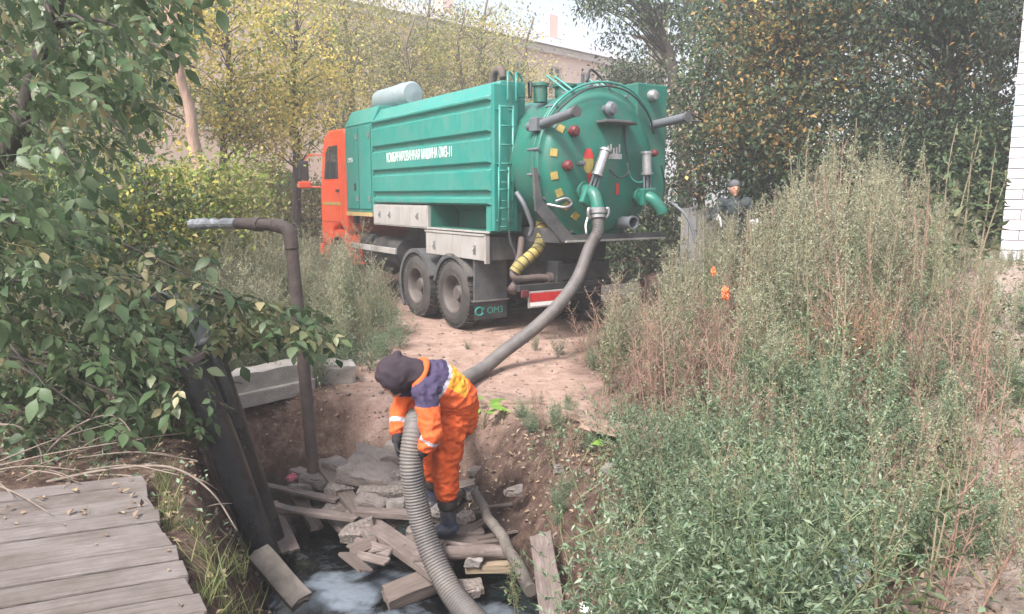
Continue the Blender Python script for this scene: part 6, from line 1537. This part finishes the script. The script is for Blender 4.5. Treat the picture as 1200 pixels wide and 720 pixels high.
for k, (u, y, w_, lab) in enumerate(((870, 24, 110, 'big green tree behind the lilac bush and the fence'), (1010, 25, 120, 'big dark tree standing behind the orange autumn tree'), (1160, 26, 110, 'tall dark tree behind the brick building corner'))):
    make_tree('big_tree', lab, G(u, y), [G(u, y), P3(u, 150, y), P3(u + 10, 40, y), P3(u, -80, y)], .25, [px_ell(u, 90, w_, 110, y, 2.5), px_ell(u, -10, w_ * .9, 70, y, 2.5)], 130, 60, .20, [M['lf_dark'], M['lf_mid']], [.6, .4], M['barkdark'], seed=30 + k, sigma=.5)
for k, (u, y, tv, w_, ms, we, lab) in enumerate(((60, 15, 60, 100, [M['lf_lime'], M['lf_mid']], [.55, .45], 'lime green tree glimpsed through the maple on the left bank'), (150, 19, 40, 80, [M['lf_lime'], M['lf_yellow']], [.7, .3], 'yellow green tree in front of the end of the building'), (-40, 18, 60, 110, [M['lf_mid'], M['lf_lime']], [.6, .4], 'green tree beyond the maple past the end of the building'))):
    make_tree('lime_tree', lab, G(u, y), [G(u, y), P3(u, 180, y), P3(u + 8, 80, y), P3(u, tv - 80, y)], .14, [px_ell(u, tv, w_, 100, y), px_ell(u, tv + 90, w_ * .8, 50, y)], 105, 56, .125, ms, we, M['barkdark'], seed=40 + k, sigma=.36)
for k, (u, v, ru, rv, y, lab) in enumerate(((1030, 205, 48, 50, 12.2, 'dark bush at the foot of the hanging dark tree'), (1110, 190, 50, 60, 12.6, 'dark bush between the leafy stalks and the dark tree'), (1165, 200, 36, 70, 11.6, 'dark bush tucked in beside the white brick corner'), (955, 215, 42, 45, 13.0, 'dark green bush under the orange autumn tree'), (880, 195, 36, 45, 14.4, 'dark green bush behind the person in the dark jacket'))):
    b0 = G(u, y); make_tree('dark_bush', lab, b0, [b0, P3(u, v + 20, y), P3(u + 4, v - 20, y)], .05, [px_ell(u, v, ru, rv, y), px_ell(u, v + 50, ru, 40, y)], 85, 60, .09, [M['lf_dark'], M['lf_mid']], [.75, .25], M['barkdark'], seed=70 + k, sigma=.24, cat='bush')
for k, (u, v, ru, rv, y, ms, we, lab) in enumerate(((645, 262, 45, 40, 19.5, [M['lf_dark'], M['lf_mid']], [.6, .4], 'dark bush seen under the tank beyond the rear wheels'), (705, 255, 40, 40, 18.5, [M['lf_dark'], M['lf_mid']], [.7, .3], 'dark bush on the far side of the truck under the skirt'), (762, 250, 36, 40, 17.5, [M['lf_dark'], M['lf_mid']], [.6, .4], 'dark bush between the tanker and the board fence'), (318, 225, 34, 36, 20.5, [M['lf_pale'], M['lf_lime']], [.6, .4], 'pale olive bush left of the cab mirror'), (268, 235, 36, 34, 17.5, [M['lf_pale'], M['lf_lime']], [.5, .5], 'olive bush below the slim yellow tree'), (365, 240, 26, 30, 21, [M['lf_pale'], M['lf_mid']], [.6, .4], 'pale bush in front of the truck cab'))):
    b0 = G(u, y); make_tree('bush', lab, b0, [b0, P3(u, v + 10, y), P3(u + 4, v - 20, y)], .05, [px_ell(u, v, ru, rv, y), px_ell(u, v + 40, ru * 1.1, 40, y)], 75, 56, .11, ms, we, M['barkdark'], seed=110 + k, sigma=.3, cat='bush')
# shrubs between the pipe and the trees
for k, (u, v, ru, rv, y, ms, we, lab) in enumerate(((165, 225, 60, 45, 9.0, [M['lf_lime'], M['lf_mid'], M['lf_yellow']], [.55, .3, .15], 'yellowish green shrub behind the foil wrapped pipe end'), (255, 215, 50, 34, 11.5, [M['lf_lime'], M['lf_pale']], [.5, .5], 'pale olive shrub under the yellow trees'), (80, 235, 70, 50, 9.5, [M['lf_mid'], M['lf_lime']], [.6, .4], 'mid green shrub behind the maple branches'), (20, 200, 60, 60, 11, [M['lf_mid'], M['lf_dark']], [.6, .4], 'dark green shrub deep behind the maple'))):
    s = y / FOC; b0 = G(u, y)
    make_tree('shrub', lab, b0, [b0, P3(u, v + rv * .6, y), P3(u + 4, v, y)], .04, [px_ell(u, v, ru, rv, y, ru * s), px_ell(u - 8, v + 50, ru, 45, y, ru * s)], 80, 58, .085, ms, we, M['bark'], seed=50 + k, sigma=.2, cat='shrub')
for (u, v, y, s) in ((290, 240, 12, .95), (310, 240, 12.5, .95), (330, 240, 13, 1.0), (275, 250, 11, .9), (350, 240, 14, .9), (240, 260, 10, .8), (210, 260, 9.4, .8)):
    x = (u - 600) / FOC * y; plant('mug', x, y, s, 'grey green mugwort between the rusty pipe and the truck', 'weed', 'mugwort left of the track', 'mugwort')

# ------------------------------------------------------------------ the big-leaved maple over the left bank
def leaflet(L, W, droop=.25, fold=.22):
    vs = [(0, 0, 0)]; fs = []
    for t, w in ((.18, .62), (.42, 1.0), (.70, .66)):
        for s in (-1, 0, 1): vs.append((s * w * W / 2, t * L, abs(s) * fold * w * W / 2 - droop * L * t * t))
    vs.append((0, L, -droop * L))
    fs = [(0, 2, 1), (0, 3, 2), (1, 2, 5, 4), (2, 3, 6, 5), (4, 5, 8, 7), (5, 6, 9, 8), (7, 8, 10), (8, 9, 10)]
    return vs, fs
def compound(seed, npair, L):
    rn = random.Random(seed); mb = MB(); st = .085 * (npair + .6)
    mb.tube([(0, 0, 0), (0, st * .5, .008), (0, st, -.02)], [.0022, .0018, .0012], 3, caps=False)
    def put(pos, ang, L_, tilt):
        v, f = leaflet(L_, L_ * rn.uniform(.5, .62), rn.uniform(.1, .4)); Mx = Matrix.Translation(pos) @ Matrix.Rotation(ang, 4, 'Z') @ Matrix.Rotation(tilt, 4, 'X') @ Matrix.Rotation(rn.uniform(-.3, .3), 4, 'Y')
        mb.add([Mx @ Vector(p) for p in v], f)
    put(Vector((0, st, -.02)), rn.uniform(-.15, .15), L, -.15)
    for k in range(npair):
        y = st * (1 - (k + .8) / (npair + 1.2))
        for s in (-1, 1): put(Vector((0, y, .0)), s * rn.uniform(.75, 1.1), L * rn.uniform(.75, .95), rn.uniform(-.35, .0))
    me = mb.mesh('leaf'); me.polygons.foreach_set('use_smooth', np.ones(len(me.polygons), dtype=bool)); return me
def inpoly(u, v, poly):
    c = False; n = len(poly)
    for i in range(n):
        (x1, y1), (x2, y2) = poly[i], poly[(i + 1) % n]
        if (y1 > v) != (y2 > v) and u < (x2 - x1) * (v - y1) / (y2 - y1) + x1: c = not c
    return c
def maple():
    rn = random.Random(5); base = (-4.3, 5.6, hz(-4.3, 5.6) - .1)
    root = empty('ash_leaved_maple', base, 0, 'dark green maple with large drooping compound leaves overhanging the bank and pipes', 'tree'); B = Vector(base)
    tr = spline([B - B, Vector(aty(-60, 260, 5.7)) - B, Vector(aty(15, 165, 5.7)) - B, Vector(aty(48, 70, 5.6)) - B, Vector(aty(75, -40, 5.5)) - B, Vector(aty(110, -160, 5.4)) - B], 6)
    mb = MB(); n = len(tr); mb.tube(tr, [.11 * (1 - .6 * i / n) for i in range(n)], 10); trunk = mb.build('trunk', M['barkdark'], root, smooth=True)
    low = [(-70, 296), (30, 288), (90, 300), (150, 312), (215, 315), (270, 335), (330, 350), (388, 376), (384, 402), (345, 408), (300, 392), (250, 400), (232, 440), (258, 470), (232, 500), (196, 510), (150, 505), (80, 515), (-70, 500)]
    upp = [(-70, -70), (235, -70), (222, 20), (186, 50), (188, 90), (158, 130), (118, 165), (118, 205), (112, 260), (95, 300), (-70, 330)]
    mid = [(-70, 200), (120, 215), (150, 255), (240, 262), (250, 300), (-70, 330)]
    variants = [compound(k, (1, 2, 2, 1, 2, 1)[k], (.115, .11, .095, .10, .105, .12)[k]) for k in range(6)]
    groups = {}
    for nm, m in (('d', M['lf_elder']), ('p', M['lf_elder_pale'])):
        groups[nm] = []
        for v in variants: c = v.copy(); c.materials.append(m); groups[nm].append(c)
    pts = []
    for poly, cnt, y0, y1 in ((low, 1350, 4.35, 6.1), (upp, 950, 3.9, 6.3), (mid, 190, 5.0, 6.6)):
        us = [p[0] for p in poly]; vs = [p[1] for p in poly]; k = 0
        while k < cnt:
            u, v = rn.uniform(min(us), max(us)), rn.uniform(min(vs), max(vs))
            if inpoly(u, v, poly):
                y = y0 + (y1 - y0) * rn.random() ** .8
                if poly is low and u > 250: y = rn.uniform(4.9, 5.7)
                if 198 < u < 250 and 336 < v < 415 and y < 5.6: k += 1; continue
                if float(vnoise(u * .022, v * .03)) < -.24 and poly is not low: k += 1; continue
                p = aty(u, v, y)
                if poly is low and p.z < hz(p.x, p.y) + .05: k += 1; continue
                pts.append((p, u, v, y)); k += 1
    # branches through the leaves
    ends = [(385, 380, 5.3), (340, 365, 5.4), (300, 395, 5.2), (275, 480, 4.9), (225, 500, 4.9), (170, 480, 4.8), (110, 490, 4.7), (60, 460, 4.6), (240, 330, 5.2), (180, 400, 4.7), (225, 20, 5.0), (228, 80, 5.0), (215, 140, 5.1), (150, 160, 4.8), (90, 200, 4.8), (60, 20, 4.6), (140, 60, 4.7), (120, 300, 5.0), (20, 380, 4.7), (30, 250, 5.0), (170, -40, 4.7)]
    for k, (u, v, y) in enumerate(ends):
        e = Vector(aty(u, v, y)) - B; i = min(range(n), key=lambda q: (tr[q] - e).length + abs(tr[q].z - e.z - .3) * .6); s = tr[max(2, i)]
        m_ = s.lerp(e, .5) + Vector((rn.uniform(-.1, .1), rn.uniform(-.1, .1), .16)); b = MB(); pa = spline([s, m_, e], 8); b.tube(pa, [.022 * (1 - .85 * q / len(pa)) for q in range(len(pa))], 6); b.build('branch', M['barkdark'], root, smooth=True)
    pts.sort(key=lambda q: q[3]); lv = {'d': MB(), 'p': MB()}
    for k, (p, u, v, y) in enumerate(pts):
        top = v < 345 and u > 60 and v > 285 or u > 250
        g = 'p' if rn.random() < (.45 if top else .08) else 'd'  # pale leaves are more frequent along the upper band and at the right
        me = rn.choice(groups[g])
        out = math.atan2(-(p.x + 4.2) , 1.0) if rn.random() < .6 else rn.uniform(-3.1, 3.1)
        an = out + rn.gauss(0, .7)
        rot = Matrix.Rotation(an, 4, 'Z') @ Matrix.Rotation(rn.gauss(-.55, .35), 4, 'X') @ Matrix.Rotation(rn.gauss(0, .4), 4, 'Y')
        sc = rn.uniform(.55, 1.3)
        if k < 300:
            o = bpy.data.objects.new('leaf', me); COL.objects.link(o); o.parent = root
            o.matrix_local = Matrix.Translation(Vector(p) - B) @ rot @ Matrix.Scale(sc, 4)
        else:
            Mx = Matrix.Translation(Vector(p) - B) @ rot @ Matrix.Scale(sc, 4)
            lv[g].add([Mx @ v_.co for v_ in me.vertices], [tuple(f.vertices) for f in me.polygons])
    for g, m in (('d', M['lf_elder']), ('p', M['lf_elder_pale'])):
        me = bpy.data.meshes.new('foliage'); me.from_pydata(lv[g].v, [], lv[g].f); me.update(); me.polygons.foreach_set('use_smooth', np.ones(len(me.polygons), dtype=bool))
        tag(link_mesh('foliage', me, m, root), kind='stuff')
maple()

# ------------------------------------------------------------------ even haze volume, added in place of lens glare
def haze():
    mb = MB(); mb.box(-312, 312, -312, 312, -3.0, 21.0)
    m = bpy.data.materials.new('glare_haze'); m.use_nodes = True; nt = m.node_tree
    nt.nodes.remove(nt.nodes['Principled BSDF'])
    v = nt.nodes.new('ShaderNodeVolumePrincipled'); v.inputs['Color'].default_value = (0.93, 0.94, 0.97, 1); v.inputs['Density'].default_value = HAZE; v.inputs['Anisotropy'].default_value = 0.2
    nt.links.new(v.outputs[0], nt.nodes['Material Output'].inputs['Volume'])
    tag(mb.build('haze', m), kind='stuff')
HAZE = 0.0046
haze()
